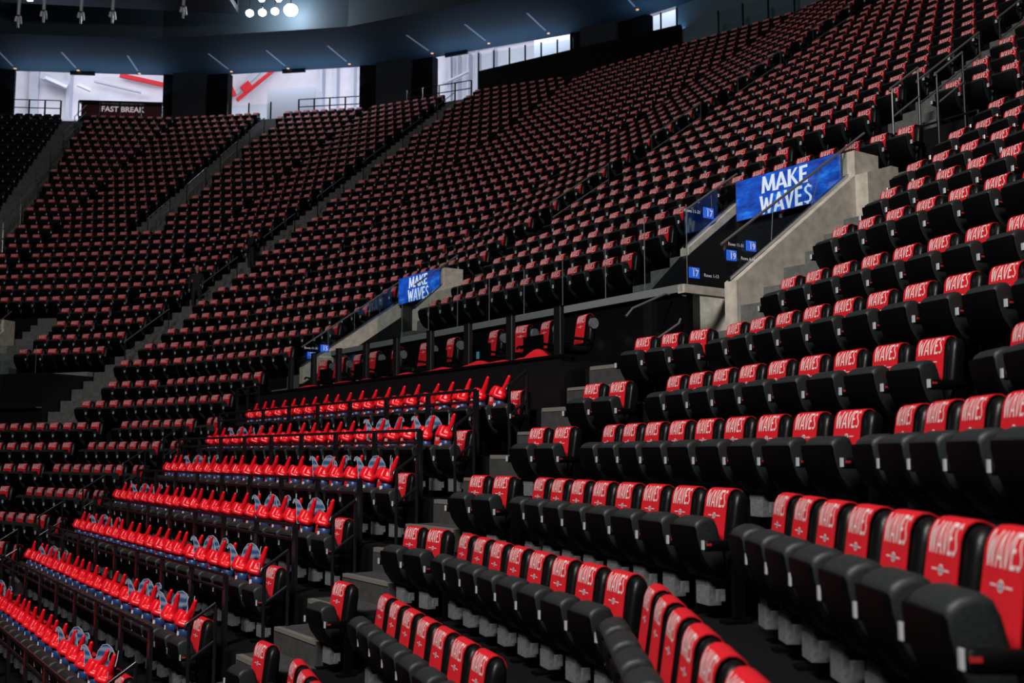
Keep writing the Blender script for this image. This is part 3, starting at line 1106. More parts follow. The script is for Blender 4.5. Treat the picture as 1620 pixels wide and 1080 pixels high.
for j in range(-5, TOP):
    j01, j12, j23, j34, j45, j56, j67 = [lambda on, q=q, j=j: jt(q, j, on) for q in range(7)]
    # right-hand block, below and beside the nearer portal
    if j <= 3:
        if j >= -3:
            r = []
            if j <= -2:
                r.append((2, -10.55, -10.55))
            elif j < 3:
                r.append((2, -10.53, -10.0))
            else:
                r.append((2, -10.52, -9.4))
            r.append((1, j12(1) + 0.47, j01(1) - 0.28))
            if j >= -1:
                r.append((0, j01(0) + 0.52, -2.3))
            run('R', j, r)
        # middle lower block with the foam fingers
        e = -12.38 + 0.06 * j
        run('L', j, [(2, e, -23.4 if j < 0 else -23.1)], finger=1) if j <= 2 else None
        # lower block beyond the far stair
        run('M', j, [(2, -25.0, j23(2) + 0.3), (3, j23(3) - 0.45, j34(3) + 0.4), (4, j34(4) - 0.45, j45(4) + 0.4), (5, j45(5) - 0.45, j56(5) + 0.4)]) if j <= 2 else None
    elif j <= 9:
        first = j12(1) + (0.45 if j <= 6 else 0.06)
        run('R', j, [(1, first, j01(1) - 0.28), (0, j01(0) + 0.52, -4.0)])
    elif j == 10:
        run('R', j, [(1, j12(1) + 1.3, j01(1) - 0.28), (0, j01(0) + 0.52, -4.0)])
    else:
        run('R', j, [(2, -10.3, j12(2) - 0.3), (1, j12(1) + 0.4, j01(1) - 0.28), (0, j01(0) + 0.52, -4.0)])
    # middle section between the portals
    if 6 <= j <= 8:
        run('U', j, [(2, -13.87 if j < 8 else -14.39, -21.12)])
    elif j == 9:
        run('U', j, [(2, -10.05, -21.12)])
    elif j == 10:
        run('U', j, [(2, -13.35, -21.12)])
    elif j > 10:
        run('U', j, [(2, -12.12, -21.12)])
    # section left of the farther portal
    if j >= 3:
        a3 = -24.16
        r = []
        if 6 <= j <= 8:
            r.append((2, -25.85, j23(2) + 0.27))
        elif j == 9:
            r.append((2, -22.6, j23(2) + 0.27))
        elif j > 9:
            r.append((2, -23.05, j23(2) + 0.27))
        r.append((3, j23(3) - 0.27, j34(3) + 0.2))
        lo4 = j45(4)
        r.append((4, j34(4) - 0.27, max(a3, lo4 + 0.2)))
        if lo4 > a3:
            r.append((5, j45(5) - 0.27, -18.0))
        run('V', j, r)
    # far section left of the long straight stair
    if j >= 6:
        lo4 = j45(4)
        r = []
        st = -25.98
        if st > lo4 + 0.2:
            r.append((4, st, lo4 + 0.2))
        s5 = j45(5) - 0.27
        e5 = j56(5) + 0.2
        if j <= 9:
            r.append((5, s5, -21.75))
        elif j <= 16:
            r.append((5, s5, e5))
        else:
            if s5 > -21.75:
                r.append((5, s5, -21.75))
            r.append((5, min(s5, -23.5), e5))
        if j >= 10:
            a1 = -17.25 - 0.0955 * (j - 15)
            s6 = j56(6) - 0.27
            if s6 > a1:
                r.append((6, s6, a1))
            run('Z', j, [(6, min(s6, a1 - 1.75), a1 - 14)], towel=False)
        run('W', j, r)

vis = []
beyond = []                  # just outside the frame: seen only from a step aside
for q in SEATS:
    p = P(q['k'], q['t'], q['j'], tread(q['j']) + RIDGE)
    q['p'] = p
    pr = project(p)
    if pr is None:
        continue
    x, y, dist = pr
    m = 55 if dist < 8 else 25
    if -m - 20 < x < 1620 + m and -30 < y < 1080 + (90 if dist < 16 else 30):
        q['d'] = dist
        vis.append(q)
    elif -330 < x < 1950 and -160 < y < 1180 and dist > 4:
        beyond.append(q)
vis.sort(key=lambda q: q['d'])
PLAT = [ring(az(x), 34.62) for x in (778, 796, 816, 838, 858, 879, 899, 918, 938, 958, 978, 998, 1018, 1036, 1052)]
N_IND = 284
BLOCKN = {'R': 'right-hand block', 'L': 'foam-finger block', 'M': 'lower left block', 'U': 'section behind the glass', 'V': 'section left of the far board', 'W': 'far left section', 'Z': 'far left corner'}


def where(q):
    b, j = q['block'], q['j']
    n = ORD[q['n']]
    if b == 'R':
        return '%s from the stair, right block, row %d up' % (n, j + 4)
    if b == 'L':
        if j == 3:
            return n
        return '%s from the stair, foam-finger row %s from top' % (n, ORD[2 - j])
    if b == 'M':
        return '%s from the far stair, lower left, row %d down' % (n, 3 - j)
    if b == 'U':
        return '%s from the right, row %d above the glass' % (n, j - 5)
    return '%s from the right, row %d of the far stand' % (n, j - 2)


# ------------------------------------------------------------------ the seat
def off_y(z):
    return -(0.9 - z) * 0.14


def backrest_mb(n=3):
    m = MB()
    rings = []
    for z, hw, t in ((.29, .165, .035), (.31, .185, .05), (.45, .205, .06), (.66, .212, .062), (.80, .212, .060), (.86, .205, .052), (.892, .185, .036), (.905, .150, .015)):
        o = off_y(z)
        rings.append(rrect(hw, -t + o, t + o, z, min(.03, t * .8), n))
    m.loft(rings)
    return m


def piping_mb():
    m = MB()
    for s in (-1, 1):
        pts = []
        for z in (.36, .5, .66, .8, .858, .885):
            o = off_y(z)
            t = {.36: .055, .5: .061, .66: .063, .8: .061, .858: .053, .885: .04}[z]
            pts.append((s * (.150 if z < .86 else .145), -t + o - .002, z))
        pts.append((s * .14, off_y(.9), .903))
        m.tube(pts, .006, 5)
    return m


PAN = [(-.17, .30), (-.25, .36), (-.32, .45), (-.36, .55), (-.376, .63), (-.376, .668), (-.362, .692), (-.33, .714), (-.285, .728), (-.245, .728), (-.215, .71), (-.19, .66), (-.160, .54), (-.138, .42), (-.14, .33)]
SHELL = [(-.16, .265), (-.255, .32), (-.335, .425), (-.378, .53), (-.394, .62), (-.394, .662), (-.378, .664), (-.374, .62), (-.355, .54), (-.315, .445), (-.245, .355), (-.165, .295)]


def sweep_mb(prof, ends, soft=.05):
    """side profile swept across the seat's width with rounded ends"""
    m = MB()
    cy = sum(p[0] for p in prof) / len(prof)
    cz = sum(p[1] for p in prof) / len(prof)
    def ringx(x, k):
        out = []
        for y, z in prof:
            d = Vector((y - cy, z - cz))
            d = d * (1 - k / max(d.length, soft))
            out.append((x, cy + d.x, cz + d.y))
        return out
    m.loft([ringx(x, k) for x, k in ends])
    return m


def pan_mb():
    return sweep_mb(PAN, ((-.172, .034), (-.167, .014), (-.154, .003), (-.138, 0), (.138, 0), (.154, .003), (.167, .014), (.172, .034)))


def shell_mb():
    return sweep_mb(SHELL, ((-.174, .004), (-.168, 0), (.168, 0), (.174, .004)))


def arm_mb(x):
    m = MB()
    m.loft([rrect(.026, -.36, -.04, z, .02, 2) if w == 0 else rrect(.020, -.35, -.05, z, .02, 2) for z, w in ((.50, 1), (.51, 0), (.56, 0), (.573, 1))])
    m.box(-.02, .02, -.14, -.05, .02, .51)
    m.box(-.05, .05, -.22, -.02, .0, .025)
    m.v = [(a + x, b, c) for a, b, c in m.v]
    return m


def plate_mb(x):
    m = MB()
    m.loft([rrect(.020, -.372, -.359, z, .006, 1) for z in (.512, .574)])
    m.v = [(a + x, b, c) for a, b, c in m.v]
    return m


def red_mb(x):
    m = MB()
    m.box(x + .024, x + .031, -.352, -.315, .538, .554)
    return m


def powerbox_mb():
    m = MB()
    m.box(-.11, .07, -.22, -.12, .10, .23)
    m.box(-.15, .05, -.20, -.12, .23, .275)
    m.box(.13, .16, -.20, -.14, .14, .22)
    return m


def seat_kids(root, left_arm, power):
    kids = []
    def add(mb, name, m, sm=None, label=None):
        o = mb.build(name, m, root, smooth=sm)
        if label:
            o['label'] = label
        kids.append(o)
        return o
    add(backrest_mb(), 'backrest', M_LEATHER, 50)
    add(piping_mb(), 'seam', M_PLASTIC, 50)
    add(pan_mb(), 'seat', M_PAN, 50, 'folded-up charcoal seat')
    add(shell_mb(), 'seat_shell', M_PLASTIC, 40)
    add(arm_mb(.26), 'armrest', M_PLASTIC, 40)
    add(plate_mb(.26), 'number_plate', M_PLATE, None, 'small metal number plate')
    add(red_mb(.26), 'red_marker', M_REDTAG)
    if left_arm:
        add(arm_mb(-.26), 'armrest', M_PLASTIC, 40)
        add(plate_mb(-.26), 'number_plate', M_PLATE)
    if power:
        add(powerbox_mb(), 'power_box', M_BOX, None, 'grey steel box under the seat')
    return kids


# towel: hangs over the backrest, lettering across the bend
TX0, TX1 = -.185, .118
PATH = []
for i in range(9):
    z = .46 + (.845 - .46) * i / 8
    PATH.append((-.0625 + off_y(z) - .008, z))
for i in range(1, 8):
    a = rad(180 - 180 * i / 8)
    PATH.append((off_y(.86) + math.cos(a) * .066, .85 + math.sin(a) * .068))
for i in range(5):
    z = .845 - (.845 - .62) * i / 4
    PATH.append((.0625 + off_y(z) + .010 + .006 * i, z))
SLEN = [0.0]
for i in range(1, len(PATH)):
    SLEN.append(SLEN[-1] + math.hypot(PATH[i][0] - PATH[i - 1][0], PATH[i][1] - PATH[i - 1][1]))


def on_towel(x, s, lift):
    s = max(0.0, min(SLEN[-1] - 1e-5, s))
    i = 0
    while SLEN[i + 1] < s:
        i += 1
    u = (s - SLEN[i]) / (SLEN[i + 1] - SLEN[i])
    a, b = PATH[i], PATH[i + 1]
    y, z = a[0] + (b[0] - a[0]) * u, a[1] + (b[1] - a[1]) * u
    dy, dz = b[0] - a[0], b[1] - a[1]
    l = math.hypot(dy, dz)
    return Vector((x, y - dz / l * lift, z + dy / l * lift))


def towel_mb(seed, nx=10, ns=26, letters=True, hem=0.0, x0=TX0, x1=TX1):
    rnd = random.Random(seed)
    p1, p2 = rnd.uniform(0, 6), rnd.uniform(0, 6)
    skew = rnd.uniform(-.012, .012)
    hang = rnd.uniform(-.02, .03)
    m = MB()
    def wav(x, s):
        f = max(0.0, 1 - s / .40)
        return .0045 * math.sin(26 * x + p1 + 3 * s) * f + .003 * math.sin(47 * x + p2) * f
    def pt(i, q, lift):
        x = x0 + (x1 - x0) * i / nx
        s = SLEN[-1] * q / ns
        if s < .36:
            s += hang * (1 - s / .36) + .012 * math.sin(9 * x + p2) * (1 - s / .36)
        v = on_towel(x + skew * (s - .4) * 3, s, lift + wav(x, s) + .002)
        return v
    n = len(m.v)
    for lift in (.006, .0):
        for q in range(ns + 1):
            for i in range(nx + 1):
                m.v.append(tuple(pt(i, q, lift)))
    w = nx + 1
    half = w * (ns + 1)
    for q in range(ns):
        for i in range(nx):
            a = n + q * w + i
            m.f.append((a, a + 1, a + w + 1, a + w))
            m.m.append(0)
            a += half
            m.f.append((a, a + w, a + w + 1, a + 1))
            m.m.append(0)
    for q in range(ns):
        for e in (0, nx):
            a = n + q * w + e
            m.f.append((a, a + w, a + w + half, a + half))
            m.m.append(0)
    for i in range(nx):
        for e in (0, ns):
            a = n + e * w + i
            m.f.append((a, a + 1, a + 1 + half, a + half))
            m.m.append(0)
    if letters:
        xc = (x0 + x1) / 2
        qs, wd = word('WAVES', .125, .10, .05, .72)
        sx = .265 / wd
        for f in qs:
            sub = 5
            for r in range(sub):
                u0, u1 = r / sub, (r + 1) / sub
                c = []
                for (ia, ib, u) in ((0, 1, u0), (0, 1, u1), (3, 2, u1), (3, 2, u0)):
                    a, b = f[ia], f[ib]
                    X, Y = a[0] + (b[0] - a[0]) * u, a[1] + (b[1] - a[1]) * u
                    s = .328 + Y
                    x = xc + X * sx
                    c.append(on_towel(x + skew * (s - .4) * 3, s, .0098 + wav(x, s)))
                m.poly([c[0], c[3], c[2], c[1]], 1)
        se = .268
        for rr, mi, lf in ((.021, 1, .0098), (.015, 2, .0108), (.006, 1, .0118)):
            c = []
            for q in range(12):
                a = 2 * math.pi * q / 12
                x, s = xc + rr * math.cos(a), se + rr * math.sin(a)
                c.append(on_towel(x + skew * (s - .4) * 3, s, lf + wav(x, s)))
            m.poly(c, mi)
        for sg in (-1, 1):
            c = []
            for dx, dsv in ((.032, -.003), (.085, -.003), (.085, .003), (.032, .003)):
                x, s = xc + sg * dx, se + dsv
                c.append(on_towel(x + skew * (s - .4) * 3, s, .0098 + wav(x, s)))
            m.poly(c if sg > 0 else c[::-1], 1)
    return m


TOWELS = []
for sd in range(4):
    o = towel_mb(sd).build('rally_towel', [M_TOWEL, M_TXT, M_EMBLEM], smooth=60)
    TOWELS.append(o)

protos = {}


def seat_proto(left_arm, power):
    key = (left_arm, power)
    if key not in protos:
        r = empty('arena_seat', (0, 0, 0))
        protos[key] = [r, seat_kids(r, left_arm, power), False]
    return protos[key]


used_towel = [False] * 4
firsts = set()
ind = vis[:N_IND]
rest = vis[N_IND:] + beyond
first_of = {}
for q in vis:
    key = (q['block'], q['j'])
    if q['n'] == 0:
        first_of[key] = q
for q in ind:
    pr = seat_proto(q['n'] == 0, q['j'] <= 1)
    loc = P(q['k'], q['t'], q['j'], tread(q['j']))
    rz = rad(ANG[q['k']])
    if not pr[2]:
        r = pr[0]
        r.location = loc
        r.rotation_euler = (0, 0, rz)
        pr[2] = True
    else:
        r = copy_tree(pr[0], pr[1], loc, rz)
    wh = where(q)
    tag(r, 'black folding seat, ' + wh, 'seat', 'individual seats nearest the camera')
    if q['towel']:
        v = random.randrange(4)
        if not used_towel[v]:
            o = TOWELS[v]
            used_towel[v] = True
        else:
            o = TOWELS[v].copy()
            COL.objects.link(o)
        o.location = loc
        o.rotation_euler = (0, 0, rz)
        tag(o, 'red WAVES towel on seat ' + wh, 'towel', 'red towels draped over the nearest seats')

# the remaining seats and towels, many small ones, as one object each
sm = MB()
tm = MB()


def low_seat():
    m = MB()
    m.loft([rrect(hw, -t + off_y(z), t + off_y(z), z, min(.03, t * .8), 1) for z, hw, t in ((.30, .18, .05), (.66, .212, .062), (.84, .21, .058), (.885, .19, .04), (.905, .15, .015))], 0)
    m.loft([[(x, y, z) for y, z in PAN] for x in (-.168, .168)], 1)
    m.loft([[(x, y, z) for y, z in SHELL] for x in (-.172, .172)], 2)
    m.box(.234, .286, -.36, -.05, .505, .57, 2)
    m.box(.24, .28, -.20, -.06, 0, .43, 2)
    m.box(.238, .282, -.374, -.36, .505, .575, 3)
    return m


def bulk(dst, src, p, k, flip=0):
    n = len(dst.v)
    c, s = math.cos(rad(ANG[k])), math.sin(rad(ANG[k]))
    dst.v += [(p.x + a * c - b * s, p.y + a * s + b * c, p.z + z) for a, b, z in src.v]
    dst.f += [tuple(i + n for i in f) for f in src.f]
    dst.m += src.m


LS = low_seat()
LT = [towel_mb(10 + i, 3, 9, False) for i in range(5)]
qs, wd = word('WAVES', .125, .10, .05, .72)
for m in LT:
    m.m = [0] * len(m.f)
    for f in qs:
        c = [on_towel((TX0 + TX1) / 2 + X * .265 / wd, .328 + Y, .0098) for X, Y in f]
        mid0, mid1 = [on_towel((TX0 + TX1) / 2 + (f[a][0] + f[b][0]) / 2 * .265 / wd, .328 + (f[a][1] + f[b][1]) / 2, .0098) for a, b in ((0, 1), (3, 2))]
        m.poly([c[0], c[3], mid1, mid0], 1)
        m.poly([mid0, mid1, c[2], c[1]], 1)
for q in rest:
    loc = P(q['k'], q['t'], q['j'], tread(q['j']))
    bulk(sm, LS, loc, q['k'])
    if q['towel']:
        bulk(tm, LT[random.randrange(5)], loc, q['k'])
for q, k in PLAT:
    loc = Vector((q.x, q.y, zf + 1.05))
    bulk(sm, LS, loc, k)
    bulk(tm, LT[random.randrange(5)], loc, k)
o = sm.build('arena_seat_rows', [M_LEATHER, M_PAN, M_PLASTIC, M_PLATE], smooth=50)
tag(o, 'rows of small distant black folding seats filling the whole stand', 'seats', None, 'stuff')
o = tm.build('rally_towel_rows', [M_TOWEL, M_TXT], smooth=50)
tag(o, 'small distant red towels dotted over the seats of the whole stand', 'towels', None, 'stuff')

# ------------------------------------------------------------------ inflated foam fingers
def blob(parts, voxel, name, material, smooth_it=4):
    bm = bmesh.new()
    for p in parts:
        if p[0] == 's':
            _, c, r = p
            M = Matrix.Translation(c) @ Matrix.Diagonal((*r, 1)) if isinstance(r, tuple) else Matrix.Translation(c) @ Matrix.Scale(r, 4)
            bmesh.ops.create_icosphere(bm, subdivisions=3, radius=1.0, matrix=M)
        else:
            _, a, b, ra, rb = p
            a, b = Vector(a), Vector(b)
            d = b - a
            M = Matrix.Translation((a + b) / 2) @ d.to_track_quat('Z', 'Y').to_matrix().to_4x4()
            bmesh.ops.create_cone(bm, cap_ends=True, segments=20, radius1=ra, radius2=rb, depth=d.length, matrix=M)
            bmesh.ops.create_icosphere(bm, subdivisions=3, radius=1.0, matrix=Matrix.Translation(a) @ Matrix.Scale(ra, 4))
            bmesh.ops.create_icosphere(bm, subdivisions=3, radius=1.0, matrix=Matrix.Translation(b) @ Matrix.Scale(rb, 4))
    me = bpy.data.meshes.new(name)
    bm.to_mesh(me)
    bm.free()
    o = bpy.data.objects.new(name, me)
    COL.objects.link(o)
    r = o.modifiers.new('r', 'REMESH')
    r.mode = 'VOXEL'
    r.voxel_size = voxel
    s = o.modifiers.new('s', 'SMOOTH')
    s.iterations = smooth_it
    dg = bpy.context.evaluated_depsgraph_get()
    me2 = bpy.data.meshes.new_from_object(o.evaluated_get(dg))
    bpy.data.objects.remove(o)
    me2.name = name
    me2.materials.clear()
    me2.materials.append(material)
    me2.polygons.foreach_set('use_smooth', [True] * len(me2.polygons))
    return me2


HAND = [blob([('s', (0, 0, .178), (.122, .092, .115)),
              ('c', (.078, 0, .215), (.160 + dx, .01, .345), .042, .034), ('c', (.160 + dx, .01, .345), (.205 + dx, .015, .435), .034, .024),
              ('c', (-.092, -.050, .248), (-.084, -.090, .178), .042, .039), ('c', (-.030, -.062, .268), (-.022, -.104, .185), .043, .040),
              ('c', (.032, -.062, .262), (.038, -.102, .185), .041, .039),
              ('c', (.100, -.035, .140), (.040, -.112, .160), .039, .033), ('c', (-.03, 0, .09), (.0, 0, .03), .088, .070)], .0095, 'foam_hand', M_FOAM) for dx in (0.0, .03, -.03)]
cb = MB()
cb.loft([[(.060 * r * math.cos(a), .052 * r * math.sin(a), z) for a in [2 * math.pi * q / 18 for q in range(18)]] for z, r in ((-.03, 1.2), (-.02, 1.45), (.03, 1.62), (.085, 1.60), (.10, 1.3))])
lb = MB()
for q in range(8):
    a, b = rad(225 + q * 8), rad(225 + q * 8 + 8)
    pass
lb.loft([[((.0995) * math.cos(a), .0865 * math.sin(a), z) for a in [rad(250 + 40 * q / 5) for q in range(6)]] + [((.093) * math.cos(a), .080 * math.sin(a), z) for a in [rad(290 - 40 * q / 5) for q in range(6)]] for z in (.0, .055)])
fing = [q for q in vis if q['finger']]
fproto = {}
for q in fing:
    loc = P(q['k'], q['t'], q['j'], tread(q['j']))
    rz = rad(ANG[q['k']])
    v = random.randrange(3)
    hx = .20 + random.uniform(-.03, .03)
    base = loc + TV[q['k']] * hx + NV[q['k']] * -.15 + Vector((0, 0, .690))
    if v not in fproto:
        r = empty('foam_finger', base)
        ks = []
        h = bpy.data.objects.new('hand', HAND[v])
        COL.objects.link(h)
        h.parent = r
        c = cb.build('cuff', M_CUFF, r, smooth=50)
        c['label'] = 'navy blue cuff'
        l = lb.build('logo_mark', M_TXT, r)
        ks += [h, c, l]
        fproto[v] = (r, ks)
        r.location = base
        r.rotation_euler = (0, 0, rz)
    else:
        r = copy_tree(fproto[v][0], fproto[v][1], base, rz + random.uniform(-.15, .15))
    r.rotation_euler.x = -.06
    r.rotation_euler.y = random.uniform(-.08, .06)
    tag(r, 'red foam finger, %s' % where(q), 'foam finger', 'red foam fingers standing on the middle block')

# wave-shaped cut-outs behind the hands
W1 = [(-.20, -.02), (-.21, .10), (-.215, .20), (-.235, .27), (-.262, .275), (-.268, .25), (-.252, .245), (-.262, .29), (-.232, .31), (-.19, .285), (-.155, .22), (-.11, .14), (-.07, .15),
      (-.045, .24), (.005, .31), (.065, .32), (.125, .28), (.165, .21), (.182, .16), (.155, .15), (.175, .12), (.168, .03), (.12, -.02)]
W2 = [(-.16, -.02), (-.175, .12), (-.195, .27), (-.175, .29), (-.15, .20), (-.10, .12), (-.04, .13), (.0, .22), (.05, .31), (.12, .325), (.17, .29), (.175, .25), (.14, .26), (.125, .2), (.15, .12), (.14, .02), (.10, -.02)]


def wave_mesh(pts, name):
    bm = bmesh.new()
    for y in (0,):
        vs = [bm.verts.new((x, -.004, z)) for x, z in pts]
        f = bm.faces.new(vs)
        f.material_index = 0
    r = bmesh.ops.extrude_face_region(bm, geom=[f])
    for v in [g for g in r['geom'] if isinstance(g, bmesh.types.BMVert)]:
        v.co.y += .008
    bmesh.ops.recalc_face_normals(bm, faces=bm.faces)
    for ff in bm.faces:
        ff.material_index = 0 if abs(ff.normal.y) > .9 else 1
    # white border as a slim raised strip
    cx = sum(p[0] for p in pts) / len(pts)
    cz = sum(p[1] for p in pts) / len(pts)
    n = len(pts)
    for i in range(n):
        a, b = Vector((pts[i][0], 0, pts[i][1])), Vector((pts[(i + 1) % n][0], 0, pts[(i + 1) % n][1]))
        d = (b - a).normalized()
        nrm = Vector((d.z, 0, -d.x)) * .006
        for y in (-.0055, .0055):
            q = [bm.verts.new((p.x, y, p.z)) for p in (a - nrm * .3, b - nrm * .3, b + nrm * .7, a + nrm * .7)]
            bm.faces.new(q).material_index = 1
    bmesh.ops.triangulate(bm, faces=[ff for ff in bm.faces if len(ff.verts) > 4])
    me = bpy.data.meshes.new(name)
    bm.to_mesh(me)
    bm.free()
    me.materials.append(M_WAVE)
    me.materials.append(M_WAVEEDGE)
    return me


WM = [wave_mesh(W1, 'wave_cutout'), wave_mesh(W2, 'wave_cutout')]
for j in range(-5, 3):
    row = sorted([q for q in fing if q['j'] == j], key=lambda q: q['n'])
    if len(row) < 15 or j == 2:
        continue
    for pos, yaw, which in ((1, -.55, 1), (2, .85, 0), (4, .25, 1), (5, .75, 0), (-4, .7, 0), (-6, .2, 1)):
        if pos > 0:
            c = [q for q in row if q['n'] == pos]
        else:
            c = [row[pos]]
        if not c:
            continue
        q = c[0]
        o = bpy.data.objects.new('wave_cutout', WM[which])
        COL.objects.link(o)
        o.location = P(q['k'], q['t'], q['j'], tread(j) + .83) + NV[2] * -.085 + TV[2] * (.17)
        o.rotation_euler = (-.05, 0, rad(ANG[2]) + yaw)
        tag(o, 'blue wave-shaped card behind foam finger, %s' % where(q).replace(', foam-finger row', ', row'), 'sign', 'wave cards among the foam fingers')

# ------------------------------------------------------------------ black rails in front of the foam-finger rows
def bar_rail(k, j, t0, t1, z, label, n, h=.92, mid=.76):
    root = empty('row_railing', P(k, t1, j, z))
    o = -root.location
    tag(root, label, 'railing')
    for hh in (h, mid):
        m = MB()
        m.tube([P(k, t0, j, z + hh) + o, P(k, t1, j, z + hh) + o], .022, 8)
        m.build('rail', M_RAIL, root, smooth=40)
    for i in range(n + 1):
        t = t0 + (t1 - t0) * i / n
        m = MB()
        c = P(k, t, j, z) + o
        d, w = TV[k] * .06, NV[k] * .02
        m.hexa([c - d - w, c + d - w, c + d + w, c - d + w], [c - d * .8 - w + Vector((0, 0, h)), c + d * .8 - w + Vector((0, 0, h)), c + d * .8 + w + Vector((0, 0, h)), c - d * .8 + w + Vector((0, 0, h))])
        m.build('post', M_RAIL, root)


for j in range(-5, 3):
    bar_rail(2, j - .66, -23.4, -12.55 - (0.05 * (2 - j)), tread(j), 'long black two-bar rail before the %s foam-finger row from the top' % ORD[2 - j], 8, .92 if j > 0 else .83, .76 if j > 0 else .66)
bar_rail(2, 3 - .7, -24.6, -23.2, tread(3), 'short black rail at the top of the far lower stair', 2)


def stair_rail(k, t, j0, j1, label, h=.95, group=None):
    """sloping loop rail standing in an aisle between rows j0 and j1"""
    root = empty('stair_handrail', P(k, t, j0, tread(math.floor(j0))))
    o = -root.location
    tag(root, label, 'handrail', group)
    za = tread(int(math.floor(j0 + .767)))
    a = P(k, t, j0, za) + o
    b = P(k, t, j1, tread(int(math.floor(j1 + .767)))) + o
    rise = (tread(int(math.floor(j0 + .767)) + 1) - za) * (j1 - j0)
    ta = a + Vector((0, 0, h))
    tb = Vector((b.x, b.y, ta.z + rise))
    for q, e in ((a, ta), (b, tb)):
        m = MB()
        m.tube([q, e], .021, 8)
        m.build('post', M_RAIL, root, smooth=40)
    f = -NV[k] * .05
    m = MB()
    m.tube([ta + f - Vector((0, 0, .05)), ta + f * .6 + Vector((0, 0, .01)), ta + Vector((0, 0, .02)), tb + Vector((0, 0, .02))], .021, 8)
    m.build('top_rail', M_PALE if h > .96 else M_RAIL, root, smooth=60)
    lo = Vector((0, 0, h * .42))
    m = MB()
    m.tube([ta - lo, tb - lo], .019, 8)
    m.build('lower_rail', M_PALE if h > .96 else M_RAIL, root, smooth=40)


for i, j in enumerate((-5, -4, -3, -2, -1, 0, 1, 2)):
    stair_rail(2, -12.02, j - .42, j - .08, 'black loop handrail at the stair end of the %s foam-finger row from the top' % ORD[7 - i])
for i, j in enumerate((-5, -4, -3, -2, -1, 0, 1)):
    stair_rail(2, -24.72, j - .62, j - .1, 'thin black handrail on the far lower stair, %s from the bottom' % ORD[i])


def aisle_rails(k, t, js, name, step=2.2):
    for i, j in enumerate(js):
        tt = t(j) if callable(t) else t
        stair_rail(k, tt, j - .5, j - .5 + step, '%s loop handrail up the %s' % (ORD[i], name), .97, 'loop handrails up the stand stairs')


aisle_rails(4, -24.62, range(6, 33, 4), 'long straight stair in the middle of the photo')
aisle_rails(2, -21.5, range(11, 33, 4), 'stair above the smaller LED board')
aisle_rails(2, -10.75, range(11, 24, 3), 'stair above the nearer LED board')
aisle_rails(5, -22.2, range(17, 33, 4), 'short upper stair second from the left')
aisle_rails(6, lambda j: aisle1(j)[1] - .15, range(11, 33, 3), 'leftmost stair')
for i, (ta, tb, j, z) in enumerate(((-12.6, -9.2, 9.6, 1.05), (-24.4, -21.4, 9.6, 1.05), (-21.4, -24.4, 10.7, .95))):
    root = empty('landing_railing', P(2, ta, j, tread(9)))
    tag(root, ['dark landing rail above the nearer LED board', 'dark landing rail above the smaller LED board', 'second dark rail higher above the smaller LED board'][i], 'railing')
    o = -root.location
    zz = tread(int(j))
    for h in (z, z * .55):
        m = MB()
        m.tube([P(2, ta, j, zz + h) + o, P(2, tb, j, zz + h) + o], .02, 8)
        m.build('rail', M_RAIL, root, smooth=40)
    for u in range(4):
        m = MB()
        q = P(2, ta + (tb - ta) * u / 3, j, zz) + o
        m.tube([q, q + Vector((0, 0, z))], .022, 8)
        m.build('post', M_RAIL, root, smooth=40)

stair_rail(2, -9.72, 9.3, 10.15, 'steel and black gate rail on the landing right of the nearer LED board', 1.15)
stair_rail(2, -10.55, 9.3, 10.15, 'left gate rail on the landing above the nearer LED board', 1.15)
# tall posts in the right-hand upper rows
for i, j in enumerate((11, 13, 15)):
    q = P(1, jt(1, j, 1) + 0.1, j - .4, tread(j))
    m = MB()
    m.tube([Vector((0, 0, 0)), Vector((0, 0, 1.25))], .02, 8)
    o = m.build('rail_post', M_BOX, None, smooth=40, loc=q)
    tag(o, 'thin grey post at the upper right, %s from the bottom' % ORD[i], 'post')

# ------------------------------------------------------------------ the box of swivel chairs above the middle block
ZB = 1.22 + EY
mb = MB()
mb.fbox(2, -24.5, -12.25, 2.88, 5.1, tread(3) - .3, ZB)
struct(mb.build('floor_chair_box', M_BLACK))
mb = MB()
mb.fbox(2, -24.5, -12.25, 2.78, 2.9, tread(2) - .2, 1.40 + EY)
mb.fbox(2, -12.4, -12.25, 2.9, 3.9, tread(2), 1.36 + EY)
struct(mb.build('wall_chair_box', M_BLACK))
mb = MB()
mb.fbox(2, -24.5, -12.2, 2.74, 3.1, 1.40 + EY, 1.435 + EY)
tag(mb.build('bar_counter', M_GLOSS), 'narrow black counter along the front of the swivel chairs', 'counter')
for i in range(9):
    t = -12.5 - 1.28 * i
    root = empty('counter_post', P(2, t, 2.98, 1.435 + EY), rad(ANG[2]))
    tag(root, 'thick black post on the chair counter, %s from the right' % ORD[i], 'post', 'posts along the chair counter')
    m = MB()
    m.loft([rrect(.085, -.04, .04, z, .012, 1) for z in (0, .74)])
    m.build('shaft', M_BLACK, root)
    m = MB()
    m.loft([rrect(.09, -.045, .045, z, .012, 1) for z in (.735, .75)])
    m.build('cap', M_PLASTIC, root)
    if i < 8:
        g = MB()
        g.box(-1.18, -.1, -.006, .006, 0, .72)
        g.build('glass_panel', M_GLASS, root)


